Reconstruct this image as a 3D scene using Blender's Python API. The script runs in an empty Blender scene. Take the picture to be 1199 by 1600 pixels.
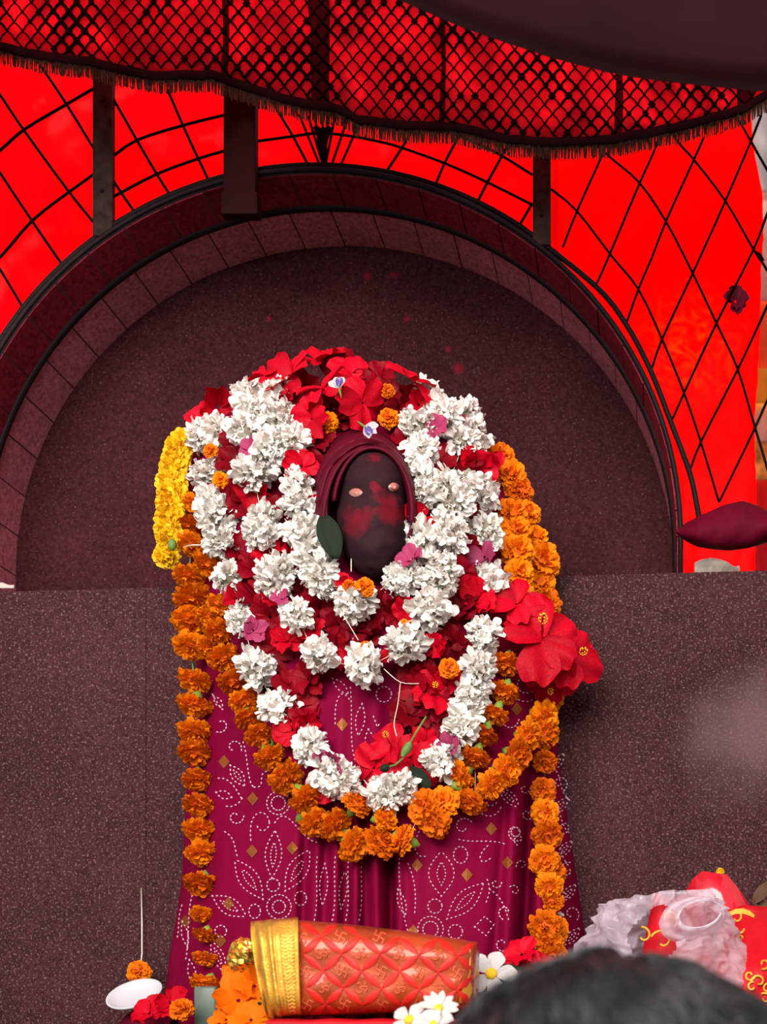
import bpy, math, random
from mathutils import Vector, Matrix, noise

# ------------------------------------------------------------------ camera, world, sun, exposure
scene = bpy.context.scene
C = scene.collection
VPX, VPY = 1020.0, 1530.0          # foot point of the camera axis on the wall, in photo pixels
CAMD = 2.0                          # camera to rear wall, metres (1 px = 1 mm on that wall)
VX, VZ = (VPX - 599.5) / 1000.0, (1600 - VPY) / 1000.0
cam_d = bpy.data.cameras.new('camera'); cam = bpy.data.objects.new('camera', cam_d); C.objects.link(cam)
cam.location = (VX, -CAMD, VZ); cam.rotation_euler = (math.pi / 2, 0, 0)
cam_d.sensor_fit = 'VERTICAL'; cam_d.sensor_height = 36.0; cam_d.sensor_width = 36.0
cam_d.lens = 45.0
cam_d.shift_x = (599.5 - VPX) / 1600.0; cam_d.shift_y = (VPY - 800.0) / 1600.0
cam_d.clip_start = 0.05
cam_d.dof.use_dof = True; cam_d.dof.focus_distance = 1.66; cam_d.dof.aperture_fstop = 4.0
scene.camera = cam
w = bpy.data.worlds.new('sky'); scene.world = w; w.use_nodes = True
bg = w.node_tree.nodes['Background']; bg.inputs[0].default_value = (1.0, 0.96, 0.95, 1); bg.inputs[1].default_value = 0.52
sd = bpy.data.lights.new('sun', 'SUN'); sd.energy = 9.0; sd.angle = math.radians(2.0); sd.color = (1.0, 0.93, 0.84)
sun = bpy.data.objects.new('sun', sd); C.objects.link(sun)
sun.rotation_euler = Vector((0.18, -0.80, -0.57)).to_track_quat('-Z', 'Y').to_euler()
fd = bpy.data.lights.new('front_fill', 'AREA'); fd.shape = 'RECTANGLE'; fd.size = 3.4; fd.size_y = 2.0; fd.energy = 270.0; fd.color = (1.0, 0.97, 0.93)  # added area lamp out of view, standing in for daylight from the front
fl = bpy.data.objects.new('front_fill', fd); C.objects.link(fl)
fl.location = (-0.2, -4.1, 1.85); fl.rotation_euler = (Vector((0.15, -0.3, 0.45)) - Vector(fl.location)).to_track_quat('-Z', 'Y').to_euler()
scene.view_settings.view_transform = 'Standard'; scene.view_settings.look = 'None'
scene.view_settings.exposure = 0.27; scene.view_settings.gamma = 1.0; scene.view_settings.use_curve_mapping = False

rng = random.Random(11)
R2 = math.radians

def P(px, py, Y):
    """photo pixel + real depth -> world point"""
    k = (CAMD + Y) / (CAMD * 1000.0)
    return Vector((VX + (px - VPX) * k, Y, VZ + (VPY - py) * k))
def K(Y): return (CAMD + Y) / (CAMD * 1000.0)
def lerp(a, b, t): return a + (b - a) * t
def smooth(a, b, x):
    t = max(0.0, min(1.0, (x - a) / (b - a))); return t * t * (3 - 2 * t)
def interp(tab, x):
    if x <= tab[0][0]: return tab[0][1]
    for (a, fa), (b, fb) in zip(tab, tab[1:]):
        if x <= b: return lerp(fa, fb, (x - a) / (b - a))
    return tab[-1][1]
def catmull(pts, n):
    out = []; m = len(pts)
    for i in range(m - 1):
        p0 = Vector(pts[max(i - 1, 0)]); p1 = Vector(pts[i]); p2 = Vector(pts[i + 1]); p3 = Vector(pts[min(i + 2, m - 1)])
        for j in range(n):
            t = j / n
            out.append(0.5 * ((2 * p1) + (p2 - p0) * t + (2 * p0 - 5 * p1 + 4 * p2 - p3) * t * t + (3 * p1 - p0 - 3 * p2 + p3) * t ** 3))
    out.append(Vector(pts[-1])); return out

# ------------------------------------------------------------------ materials
MATS = {}
def nd(nt, typ, **kw):
    n = nt.nodes.new(typ)
    for k_, v in kw.items(): setattr(n, k_, v)
    return n
def mat(name, col, rough=0.6, metal=0.0, var=0.15, scale=30.0, bump=0.0, bscale=200.0, trans=0.0, spec=0.25, randv=0.0, coat=0.0, sheen=0.0, hue=0.0):
    if name in MATS: return MATS[name]
    m = bpy.data.materials.new(name); m.use_nodes = True; nt = m.node_tree
    b = nt.nodes['Principled BSDF']; out = nt.nodes['Material Output']
    b.inputs['Roughness'].default_value = rough; b.inputs['Metallic'].default_value = metal
    b.inputs['Specular IOR Level'].default_value = spec; b.inputs['Coat Weight'].default_value = coat
    b.inputs['Sheen Weight'].default_value = sheen
    tc = nd(nt, 'ShaderNodeTexCoord')
    nz = nd(nt, 'ShaderNodeTexNoise'); nz.inputs['Scale'].default_value = scale; nz.inputs['Detail'].default_value = 4
    nt.links.new(tc.outputs['Object'], nz.inputs['Vector'])
    mr = nd(nt, 'ShaderNodeMapRange'); mr.inputs[1].default_value = 0.3; mr.inputs[2].default_value = 0.7
    mr.inputs[3].default_value = 1 - var; mr.inputs[4].default_value = 1 + var
    nt.links.new(nz.outputs[0], mr.inputs[0])
    val = mr.outputs[0]
    hsv = nd(nt, 'ShaderNodeHueSaturation'); hsv.inputs['Color'].default_value = (*col, 1)
    if randv or hue:
        oi = nd(nt, 'ShaderNodeObjectInfo')
        m2 = nd(nt, 'ShaderNodeMapRange'); m2.inputs[3].default_value = 1 - randv; m2.inputs[4].default_value = 1 + randv
        nt.links.new(oi.outputs['Random'], m2.inputs[0])
        mm = nd(nt, 'ShaderNodeMath', operation='MULTIPLY'); nt.links.new(val, mm.inputs[0]); nt.links.new(m2.outputs[0], mm.inputs[1]); val = mm.outputs[0]
        if hue:
            m3 = nd(nt, 'ShaderNodeMapRange'); m3.inputs[3].default_value = 0.5 - hue; m3.inputs[4].default_value = 0.5 + hue
            nt.links.new(oi.outputs['Random'], m3.inputs[0]); nt.links.new(m3.outputs[0], hsv.inputs['Hue'])
    nt.links.new(val, hsv.inputs['Value']); nt.links.new(hsv.outputs[0], b.inputs['Base Color'])
    if bump:
        bz = nd(nt, 'ShaderNodeTexNoise'); bz.inputs['Scale'].default_value = bscale; bz.inputs['Detail'].default_value = 3
        nt.links.new(tc.outputs['Object'], bz.inputs['Vector'])
        bp = nd(nt, 'ShaderNodeBump'); bp.inputs['Strength'].default_value = bump; bp.inputs['Distance'].default_value = 0.003
        nt.links.new(bz.outputs[0], bp.inputs['Height']); nt.links.new(bp.outputs[0], b.inputs['Normal'])
    if trans:
        t = nd(nt, 'ShaderNodeBsdfTranslucent'); nt.links.new(hsv.outputs[0], t.inputs[0])
        mx = nd(nt, 'ShaderNodeMixShader'); mx.inputs[0].default_value = trans
        nt.links.new(b.outputs[0], mx.inputs[1]); nt.links.new(t.outputs[0], mx.inputs[2]); nt.links.new(mx.outputs[0], out.inputs[0])
    MATS[name] = m; return m

def granite(name, base, fleck, fs=520.0, rough=0.38, amount=0.62):
    m = bpy.data.materials.new(name); m.use_nodes = True; nt = m.node_tree; b = nt.nodes['Principled BSDF']
    tc = nd(nt, 'ShaderNodeTexCoord')
    n1 = nd(nt, 'ShaderNodeTexNoise'); n1.inputs['Scale'].default_value = fs; n1.inputs['Detail'].default_value = 3; n1.inputs['Roughness'].default_value = 0.65
    n2 = nd(nt, 'ShaderNodeTexNoise'); n2.inputs['Scale'].default_value = 5.0; n2.inputs['Detail'].default_value = 6
    n3 = nd(nt, 'ShaderNodeTexVoronoi'); n3.inputs['Scale'].default_value = 210.0
    for n in (n1, n2, n3): nt.links.new(tc.outputs['Object'], n.inputs['Vector'])
    r1 = nd(nt, 'ShaderNodeValToRGB'); r1.color_ramp.elements[0].position = amount - 0.09; r1.color_ramp.elements[1].position = amount + 0.14
    r1.color_ramp.elements[0].color = (0, 0, 0, 1); r1.color_ramp.elements[1].color = (1, 1, 1, 1)
    nt.links.new(n1.outputs[0], r1.inputs[0])
    mr = nd(nt, 'ShaderNodeMapRange'); mr.inputs[1].default_value = 0.3; mr.inputs[2].default_value = 0.7; mr.inputs[3].default_value = 0.75; mr.inputs[4].default_value = 1.3
    nt.links.new(n2.outputs[0], mr.inputs[0])
    rv = nd(nt, 'ShaderNodeMapRange'); rv.inputs[3].default_value = 0.6; rv.inputs[4].default_value = 1.35
    nt.links.new(n3.outputs['Color'], rv.inputs[0])
    mu = nd(nt, 'ShaderNodeMath', operation='MULTIPLY'); nt.links.new(mr.outputs[0], mu.inputs[0]); nt.links.new(rv.outputs[0], mu.inputs[1])
    h = nd(nt, 'ShaderNodeHueSaturation'); h.inputs['Color'].default_value = (*base, 1); nt.links.new(mu.outputs[0], h.inputs['Value'])
    mx = nd(nt, 'ShaderNodeMixRGB'); mx.inputs[2].default_value = (*fleck, 1)
    nt.links.new(r1.outputs[0], mx.inputs[0]); nt.links.new(h.outputs[0], mx.inputs[1]); nt.links.new(mx.outputs[0], b.inputs['Base Color'])
    b.inputs['Roughness'].default_value = rough; b.inputs['Specular IOR Level'].default_value = 0.03
    bp = nd(nt, 'ShaderNodeBump'); bp.inputs['Strength'].default_value = 0.35; bp.inputs['Distance'].default_value = 0.0012
    nt.links.new(n1.outputs[0], bp.inputs['Height']); nt.links.new(bp.outputs[0], b.inputs['Normal'])
    MATS[name] = m; return m

def sheet_mat(name, col, dcol, streak=0.12, patch=None, scale=9.0, spec=0.12, rough=0.4, mixf=0.8):
    m = bpy.data.materials.new(name); m.use_nodes = True; nt = m.node_tree
    out = nt.nodes['Material Output']; b = nt.nodes['Principled BSDF']
    tc = nd(nt, 'ShaderNodeTexCoord'); nz = nd(nt, 'ShaderNodeTexNoise'); nz.inputs['Scale'].default_value = scale; nz.inputs['Detail'].default_value = 5; nz.inputs['Distortion'].default_value = 1.2
    nt.links.new(tc.outputs['Object'], nz.inputs['Vector'])
    mr = nd(nt, 'ShaderNodeMapRange'); mr.inputs[1].default_value = 0.3; mr.inputs[2].default_value = 0.7; mr.inputs[3].default_value = 1 - streak; mr.inputs[4].default_value = 1 + streak * 0.4
    nt.links.new(nz.outputs[0], mr.inputs[0])
    h = nd(nt, 'ShaderNodeHueSaturation'); h.inputs['Color'].default_value = (*col, 1); nt.links.new(mr.outputs[0], h.inputs['Value'])
    colout = h.outputs[0]
    if patch:
        (pc, pr, pcol) = patch                       # an orange flare painted into the cloth colour
        vm = nd(nt, 'ShaderNodeVectorMath', operation='DISTANCE'); vm.inputs[1].default_value = pc
        n4 = nd(nt, 'ShaderNodeTexNoise'); n4.inputs['Scale'].default_value = 26; n4.inputs['Distortion'].default_value = 3.0; n4.inputs['Detail'].default_value = 6
        nt.links.new(tc.outputs['Object'], n4.inputs['Vector']); nt.links.new(tc.outputs['Object'], vm.inputs[0])
        f = nd(nt, 'ShaderNodeMapRange'); f.inputs[1].default_value = pr; f.inputs[2].default_value = pr * 0.2; f.inputs[3].default_value = 0; f.inputs[4].default_value = 1
        nt.links.new(vm.outputs['Value'], f.inputs[0])
        g = nd(nt, 'ShaderNodeMapRange'); g.inputs[1].default_value = 0.42; g.inputs[2].default_value = 0.68
        nt.links.new(n4.outputs[0], g.inputs[0])
        mm = nd(nt, 'ShaderNodeMath', operation='MULTIPLY'); nt.links.new(f.outputs[0], mm.inputs[0]); nt.links.new(g.outputs[0], mm.inputs[1])
        mx0 = nd(nt, 'ShaderNodeMixRGB'); mx0.inputs[2].default_value = (*pcol, 1)
        nt.links.new(mm.outputs[0], mx0.inputs[0]); nt.links.new(colout, mx0.inputs[1]); colout = mx0.outputs[0]
    t = nd(nt, 'ShaderNodeBsdfTranslucent'); nt.links.new(colout, t.inputs[0])
    b.inputs['Base Color'].default_value = (*dcol, 1); b.inputs['Roughness'].default_value = rough; b.inputs['Specular IOR Level'].default_value = spec
    mx = nd(nt, 'ShaderNodeMixShader'); mx.inputs[0].default_value = mixf
    nt.links.new(b.outputs[0], mx.inputs[1]); nt.links.new(t.outputs[0], mx.inputs[2]); nt.links.new(mx.outputs[0], out.inputs[0])
    MATS[name] = m; return m

M_FIELD = granite('granite_field', (0.042, 0.0095, 0.0118), (0.32, 0.20, 0.21), fs=300, rough=0.6, amount=0.695)
M_LOW = granite('granite_lower', (0.043, 0.0140, 0.0158), (0.27, 0.165, 0.17), fs=300, rough=0.6, amount=0.64)
M_TILE = granite('granite_tile', (0.42, 0.12, 0.15), (0.56, 0.33, 0.37), fs=420, rough=0.5, amount=0.68)
M_TILE2 = granite('granite_tile_outer', (0.17, 0.014, 0.024), (0.26, 0.07, 0.09), fs=420, rough=0.5, amount=0.70)
M_MORT = mat('mortar_dark', (0.012, 0.008, 0.009), 0.8)
M_RIB = mat('rib_dark_stone', (0.010, 0.005, 0.006), 0.5, spec=0.08)
M_IRON = mat('iron_dark', (0.012, 0.005, 0.005), 0.5, bump=0.3, spec=0.06)
M_WIRE = mat('wire_dark', (0.005, 0.003, 0.003), 0.6, spec=0.03)
M_POST = mat('post_rusty', (0.030, 0.019, 0.016), 0.6, var=0.5, scale=60, bump=0.4, spec=0.06)
M_POSTR = mat('post_red_paint', (0.016, 0.0012, 0.0015), 0.6, var=0.5, scale=18, spec=0.08)
M_SHEETL = sheet_mat('red_plastic', (0.95, 0.0004, 0.022), (0.7, 0.001, 0.015), 0.2, spec=0.09, rough=0.2)
M_SHEETR = sheet_mat('red_cloth_backdrop', (0.95, 0.0005, 0.0035), (0.7, 0.002, 0.006), 0.08,
                     patch=((0.485, 0.07, 1.090), 0.13, (0.95, 0.16, 0.006)))
M_VAL = sheet_mat('valance_cloth', (0.60, 0.042, 0.066), (0.7, 0.012, 0.03), 0.7, scale=14, mixf=0.6, spec=0.03)
M_ADDROOF = sheet_mat('added_roof_cloth', (0.92, 0.006, 0.03), (0.4, 0.005, 0.02), 0.1)
M_NET = mat('net_black', (0.006, 0.0015, 0.002), 0.9, spec=0.05)
M_BRAID = mat('braid_dark', (0.014, 0.004, 0.005), 0.9, bump=0.3, spec=0.02)
M_FRINGE = mat('fringe_thread', (0.055, 0.026, 0.018), 0.8, var=0.6, scale=120, spec=0.03)
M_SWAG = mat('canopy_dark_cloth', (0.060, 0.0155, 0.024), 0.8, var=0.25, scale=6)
M_SAREE = mat('saree_magenta', (0.165, 0.0009, 0.025), 0.7, var=0.16, scale=14, bump=0.08, bscale=900, spec=0.04)
M_STITCH = mat('stitch_white', (0.62, 0.38, 0.47), 0.7)
M_GOLDP = mat('gold_patch', (0.24, 0.065, 0.012), 0.45, metal=0.3)
M_HOOD = mat('hood_maroon', (0.075, 0.0008, 0.010), 0.6, var=0.2, spec=0.12)
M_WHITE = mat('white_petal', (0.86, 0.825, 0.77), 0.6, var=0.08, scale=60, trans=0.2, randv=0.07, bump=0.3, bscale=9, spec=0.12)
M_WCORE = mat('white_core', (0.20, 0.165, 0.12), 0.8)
M_PINK = mat('pink_petal', (0.36, 0.035, 0.11), 0.6, trans=0.25, randv=0.2)
M_MARI = mat('marigold_petal', (0.80, 0.195, 0.004), 0.65, var=0.28, scale=45, trans=0.2, randv=0.18, hue=0.010, spec=0.1)
M_MCORE = mat('marigold_core', (0.52, 0.09, 0.004), 0.8)
M_CALYX = mat('calyx_green', (0.17, 0.24, 0.035), 0.5, var=0.3, randv=0.3)
M_YEL = mat('yellow_petal', (0.86, 0.52, 0.008), 0.6, var=0.16, scale=60, trans=0.2, randv=0.05)
M_RED = mat('hibiscus_red', (0.50, 0.0012, 0.014), 0.55, var=0.3, scale=25, trans=0.18, randv=0.2, spec=0.1)
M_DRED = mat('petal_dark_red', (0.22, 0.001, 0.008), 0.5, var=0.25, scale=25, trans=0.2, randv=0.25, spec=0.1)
M_STEM = mat('stem_green', (0.12, 0.20, 0.04), 0.5)
M_LEAF = mat('leaf_dark', (0.013, 0.020, 0.011), 0.65, spec=0.08)
M_THREAD = mat('thread_white', (0.75, 0.68, 0.55), 0.7)
M_POLLEN = mat('pollen_yellow', (0.85, 0.50, 0.02), 0.7)
M_VIOLET = mat('violet_petal', (0.10, 0.06, 0.25), 0.5)
M_EYE = mat('eye_copper', (0.50, 0.22, 0.18), 0.35, metal=0.4)
M_PUPIL = mat('pupil', (0.45, 0.12, 0.09), 0.3)
M_GOLD = mat('gold_zari', (0.72, 0.40, 0.06), 0.36, metal=0.55, var=0.35, scale=55, bump=0.35, bscale=350)
M_GOLDL = mat('gold_thread', (0.70, 0.33, 0.04), 0.45, metal=0.3)
M_FOIL = mat('gold_foil', (0.85, 0.52, 0.08), 0.22, metal=0.9, bump=0.6, bscale=90)
M_BROC = mat('brocade_red', (0.36, 0.050, 0.012), 0.4, metal=0.2, var=0.35, scale=20, bump=0.2, coat=0.4)
M_BROCP = mat('brocade_petal', (0.56, 0.016, 0.010), 0.5, var=0.15)
M_BROCL = mat('brocade_line', (0.56, 0.09, 0.035), 0.45, metal=0.1)
M_REDC = mat('red_cloth', (0.44, 0.004, 0.010), 0.5, var=0.25, scale=12, spec=0.15)
M_MAROON = mat('maroon_cloth', (0.085, 0.0012, 0.011), 0.7, var=0.3, scale=14, spec=0.06, bump=0.3, bscale=60)
M_PLATE = mat('plate_white', (0.50, 0.50, 0.52), 0.5, var=0.03)
M_STONEC = mat('stone_chip', (0.22, 0.18, 0.15), 0.8, var=0.4, scale=40, bump=0.6, bscale=120)
M_PLASTER = mat('plaster_pale', (0.36, 0.32, 0.29), 0.8, var=0.3)
M_HAIR = mat('hair_black', (0.012, 0.012, 0.013), 0.36, spec=0.6, var=0.3)
M_SKIN = mat('skin', (0.32, 0.17, 0.11), 0.5)
M_SHIRT = mat('shirt_grey', (0.20, 0.21, 0.24), 0.8)
M_TROUS = mat('trousers_dark', (0.04, 0.04, 0.05), 0.8)
M_FLOOR = mat('floor_stone', (0.10, 0.075, 0.065), 0.7, var=0.2, scale=6)
M_BGREY = mat('cloth_grey', (0.30, 0.29, 0.28), 0.8, var=0.4, scale=16)
M_BPEACH = mat('cloth_peach', (0.62, 0.40, 0.34), 0.7, var=0.25, scale=14)
M_BORANGE = mat('cloth_orange', (0.78, 0.10, 0.02), 0.6)
M_BYEL = mat('cloth_yellow', (0.80, 0.38, 0.02), 0.6)

def stain_or_haze(m, c, r, col, amt, ns=40.0):
    nt = m.node_tree; b = nt.nodes['Principled BSDF']; src = b.inputs['Base Color'].links[0].from_socket
    tc = nd(nt, 'ShaderNodeTexCoord'); nz = nd(nt, 'ShaderNodeTexNoise'); nz.inputs['Scale'].default_value = ns; nz.inputs['Detail'].default_value = 5
    vm = nd(nt, 'ShaderNodeVectorMath', operation='DISTANCE'); vm.inputs[1].default_value = c
    nt.links.new(tc.outputs['Object'], nz.inputs['Vector']); nt.links.new(tc.outputs['Object'], vm.inputs[0])
    ad = nd(nt, 'ShaderNodeMath', operation='MULTIPLY_ADD'); ad.inputs[1].default_value = r; nt.links.new(nz.outputs[0], ad.inputs[0]); nt.links.new(vm.outputs['Value'], ad.inputs[2])
    f = nd(nt, 'ShaderNodeMapRange'); f.interpolation_type = 'SMOOTHSTEP'; f.inputs[1].default_value = r * 1.5; f.inputs[2].default_value = r * 0.55; f.inputs[3].default_value = 0; f.inputs[4].default_value = amt
    nt.links.new(ad.outputs[0], f.inputs[0]); mx = nd(nt, 'ShaderNodeMixRGB'); mx.inputs[2].default_value = (*col, 1)
    nt.links.new(f.outputs[0], mx.inputs[0]); nt.links.new(src, mx.inputs[1]); nt.links.new(mx.outputs[0], b.inputs['Base Color'])
for (sx, sy, sr) in ((575, 432, 9), (615, 430, 8), (716, 576, 12), (700, 545, 7), (420, 498, 6), (636, 498, 7)):     # vermilion splashes on the granite
    stain_or_haze(M_FIELD, P(sx, sy, 0), sr * 0.001, (0.22, 0.006, 0.02), 0.8, 300.0)
stain_or_haze(M_LOW, P(1185, 1140, -0.19), 0.13, (0.16, 0.10, 0.10), 0.55, 9.0)                     # pale haze painted into the granite colour at the right
# ------------------------------------------------------------------ mesh helpers
class MB:
    def __init__(s): s.v = []; s.f = []
    def add(s, vs, fs):
        o = len(s.v); s.v.extend([tuple(x) for x in vs]); s.f.extend([tuple(i + o for i in f) for f in fs])
    def grid(s, rows, closed=False):
        n = len(rows[0]); o = len(s.v)
        for r in rows: s.v.extend([tuple(x) for x in r])
        for i in range(len(rows) - 1):
            for j in range(n if closed else n - 1):
                a = o + i * n + j; b = o + i * n + (j + 1) % n
                s.f.append((a, b, b + n, a + n))
    def box(s, lo, hi):
        x0, y0, z0 = lo; x1, y1, z1 = hi
        s.add([(x0,y0,z0),(x1,y0,z0),(x1,y1,z0),(x0,y1,z0),(x0,y0,z1),(x1,y0,z1),(x1,y1,z1),(x0,y1,z1)],
              [(0,3,2,1),(4,5,6,7),(0,1,5,4),(1,2,6,5),(2,3,7,6),(3,0,4,7)])
    def tube(s, pts, r, n=6, caps=True):
        pts = [Vector(p) for p in pts]; rows = []
        up = None
        for i, p in enumerate(pts):
            t = (pts[min(i + 1, len(pts) - 1)] - pts[max(i - 1, 0)]).normalized()
            if up is None: up = Vector((0, 1, 0)) if abs(t.y) < 0.9 else Vector((1, 0, 0))
            a = t.cross(up).normalized(); b = a.cross(t).normalized(); up = b
            rr = r(i / (len(pts) - 1)) if callable(r) else r
            rows.append([p + (a * math.cos(q) + b * math.sin(q)) * rr for q in [2 * math.pi * j / n for j in range(n)]])
        o = len(s.v); s.grid(rows, True)
        if caps:
            s.f.append(tuple(o + j for j in range(n))); e = o + (len(rows) - 1) * n
            s.f.append(tuple(e + j for j in reversed(range(n))))
    def lathe(s, prof, n=16, M=None):
        rows = []
        for (r, z) in prof:
            row = [Vector((r * math.cos(2 * math.pi * j / n), r * math.sin(2 * math.pi * j / n), z)) for j in range(n)]
            rows.append([M @ q for q in row] if M else row)
        s.grid(rows, True)
    def ball(s, c, rx, ry, rz, n=10, m=7):
        rows = []
        for i in range(m + 1):
            th = math.pi * i / m
            rows.append([(c[0] + rx * math.sin(th) * math.cos(2*math.pi*j/n), c[1] + ry * math.sin(th) * math.sin(2*math.pi*j/n), c[2] + rz * math.cos(th)) for j in range(n)])
        s.grid(rows, True)
    def mesh(s, name, m, smoothit=True, m2=None, pick=None):
        me = bpy.data.meshes.new(name); me.from_pydata(s.v, [], s.f); me.materials.append(m)
        if m2 is not None: me.materials.append(m2)
        if smoothit: me.polygons.foreach_set('use_smooth', [True] * len(me.polygons))
        if pick: me.polygons.foreach_set('material_index', [pick(p) for p in me.polygons])
        me.update(); return me
    def build(s, name, m, parent=None, smoothit=True, **kw):
        return link(name, s.mesh(name, m, smoothit, **kw), parent)
def link(name, me, parent=None, M=None):
    o = bpy.data.objects.new(name, me); C.objects.link(o)
    if M is not None: o.matrix_basis = M
    if parent is not None:
        o.parent = parent                                     # parents are placed before their parts
        if M is None: o.matrix_parent_inverse = parent_world(parent).inverted()
        else: o.matrix_parent_inverse = parent_world(parent).inverted()
    return o
def parent_world(o):
    return (parent_world(o.parent) @ o.matrix_parent_inverse @ o.matrix_basis) if o.parent else o.matrix_basis.copy()
def empty(name, loc):
    o = bpy.data.objects.new(name, None); C.objects.link(o); o.empty_display_size = 0.03
    o.matrix_basis = Matrix.Translation(loc); return o
def tag(o, label=None, cat=None, group=None, kind=None):
    if label: o['label'] = label
    if cat: o['category'] = cat
    if group: o['group'] = group
    if kind: o['kind'] = kind
    return o
def bevel(o, wd=0.002, seg=2):
    b = o.modifiers.new('bevel', 'BEVEL'); b.width = wd; b.segments = seg; b.limit_method = 'ANGLE'; return o
def solid(o, t): m = o.modifiers.new('thick', 'SOLIDIFY'); m.thickness = t; m.offset = 0; return o
def sn(x, y, z=0.0): return noise.noise(Vector((x, y, z)))

# ------------------------------------------------------------------ the setting
CX, CZ, RAD = -0.0595, 0.700, 0.515          # arch centre and radius on the rear wall
Y1, Y2 = -0.1007, -0.182                     # depth of the two soffit rings
YL = -0.19                                   # face of the lower wall
def ledge_z(x): return 0.632 + 0.028 * x
# rear granite panel: semicircle on short jambs
mb = MB()
outline = [(CX - RAD - 0.004, 0.55)] + [(CX - (RAD + 0.004) * math.cos(a), CZ + (RAD + 0.004) * math.sin(a)) for a in [math.pi * i / 72 for i in range(73)]] + [(CX + RAD + 0.004, 0.55)]
n = len(outline)
mb.add([(x, 0, z) for x, z in outline] + [(x, 0.035, z) for x, z in outline],
       [tuple(range(n))[::-1], tuple(range(n, 2 * n))] + [(i, (i + 1) % n, n + (i + 1) % n, n + i) for i in range(n)])
tag(mb.build('wall_back', M_FIELD, smoothit=False), kind='structure')
# lower granite wall made of slabs with a thin joint
wl = empty('wall_front', (0, YL, -1.45)); tag(wl, kind='structure')
xj = P(228, 1200, YL).x
for (x0, x1) in ((-1.25, xj - 0.0002), (xj + 0.0002, 1.25)):
    mb = MB(); z0, z1 = ledge_z(x0), ledge_z(x1)
    mb.add([(x0, YL, -1.45), (x1, YL, -1.45), (x1, 0.05, -1.45), (x0, 0.05, -1.45), (x0, YL, z0), (x1, YL, z1), (x1, 0.05, z1), (x0, 0.05, z0)],
           [(0,3,2,1),(4,5,6,7),(0,1,5,4),(1,2,6,5),(2,3,7,6),(3,0,4,7)])
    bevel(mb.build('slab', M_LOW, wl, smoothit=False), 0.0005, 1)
# arch surround: backing shell, two rings of soffit tiles, ribs
arch = empty('trim_1', (CX, YL + 0.1, CZ - 0.07)); tag(arch, kind='structure')
def arc_pts(r, y, n=96, zlow=None):
    lo = 0.66 if zlow is None else zlow
    pts = [Vector((CX - r, y, lo))] + [Vector((CX - r * math.cos(math.pi * i / n), y, CZ + r * math.sin(math.pi * i / n))) for i in range(n + 1)] + [Vector((CX + r, y, lo))]
    pts[0].z = ledge_z(pts[0].x); pts[-1].z = ledge_z(pts[-1].x); return pts
mb = MB(); mb.grid([arc_pts(RAD + 0.0012, 0.0), arc_pts(RAD + 0.0012, Y2), arc_pts(RAD + 0.008, Y2), arc_pts(RAD + 0.008, 0.03)])
mb.build('backing', M_MORT, arch)
def arc_tile(a0, a1, ya, yb, r, t, m, nm='tile', seg=4):
    mb = MB(); rows = []
    for rr, y in ((r, ya), (r, yb), (r + t, yb), (r + t, ya), (r, ya)):
        rows.append([(CX - rr * math.cos(lerp(a0, a1, i / seg)), y, CZ + rr * math.sin(lerp(a0, a1, i / seg))) for i in range(seg + 1)])
    mb.grid(rows); o = len(mb.v)
    for e in (0, seg):
        ids = [k_ * (seg + 1) + e for k_ in range(4)]; mb.f.append(tuple(ids if e else ids[::-1]))
    return mb.build(nm, m, arch, smoothit=False)
NT = 26; gap = 0.0011 / RAD
for i in range(NT):
    a0, a1 = math.pi * i / NT, math.pi * (i + 1) / NT
    arc_tile(a0 + gap, a1 - gap, -0.001, Y1 + 0.006, RAD + rng.uniform(-0.0006, 0.0006), 0.004, M_TILE)
for i in range(NT):
    off = 0.4
    a0, a1 = math.pi * (i + off) / NT, min(math.pi, math.pi * (i + 1 + off) / NT)
    arc_tile(a0 + gap, a1 - gap, Y1 - 0.006, Y2 + 0.004, RAD - 0.0006 + rng.uniform(-0.0006, 0.0006), 0.004, M_TILE2)
arc_tile(gap, math.pi * 0.4 / NT - gap, Y1 - 0.006, Y2 + 0.004, RAD - 0.0006, 0.004, M_TILE2)
for sx in (-1, 1):                            # jamb pieces below the spring line
    for (ya, yb, m_) in ((-0.001, Y1 + 0.006, M_TILE), (Y1 - 0.006, Y2 + 0.004, M_TILE2)):
        mb = MB(); xa = CX + sx * RAD; xb = xa + sx * 0.004; zl = ledge_z(xa)
        mb.box((min(xa, xb), min(ya, yb), zl), (max(xa, xb), max(ya, yb), CZ - 0.001)); mb.build('tile', m_, arch, smoothit=False)
mb = MB(); mb.tube(arc_pts(RAD + 0.0005, Y1), 0.0062, 8); mb.build('rib', M_RIB, arch)
mb = MB(); mb.tube(arc_pts(RAD + 0.005, Y2), 0.0038, 8); mb.build('rim', M_RIB, arch)
# platform and floor
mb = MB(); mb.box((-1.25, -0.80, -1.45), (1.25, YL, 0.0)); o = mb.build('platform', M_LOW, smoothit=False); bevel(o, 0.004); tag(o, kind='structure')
mb = MB(); mb.box((-6, -6, -1.50), (6, 6, -1.45)); tag(mb.build('floor', M_FLOOR, smoothit=False), kind='structure')

# pale mortar lump at the foot of the left jamb
mb = MB(); rows = []
for i in range(9):
    u = i / 8; px = -14 + u * 36
    rows.append([P(px, 919 - (9 * math.sin(math.pi * min(1, u + 0.25) * 0.8) + 1.5 * sn(u * 5, 1)) * a - 0.0, -0.186 + b) for a, b in ((0, 0), (0.7, -0.001), (1, 0.004), (0.8, 0.02), (0, 0.022))])
mb.grid(rows); mb.f.append((0, 1, 2, 3, 4)); mb.f.append((40, 44, 43, 42, 41)); o = mb.build('mortar_lump', M_PLASTER); tag(o, 'small pale mortar lump at foot of the left arch jamb', 'mortar')
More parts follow.
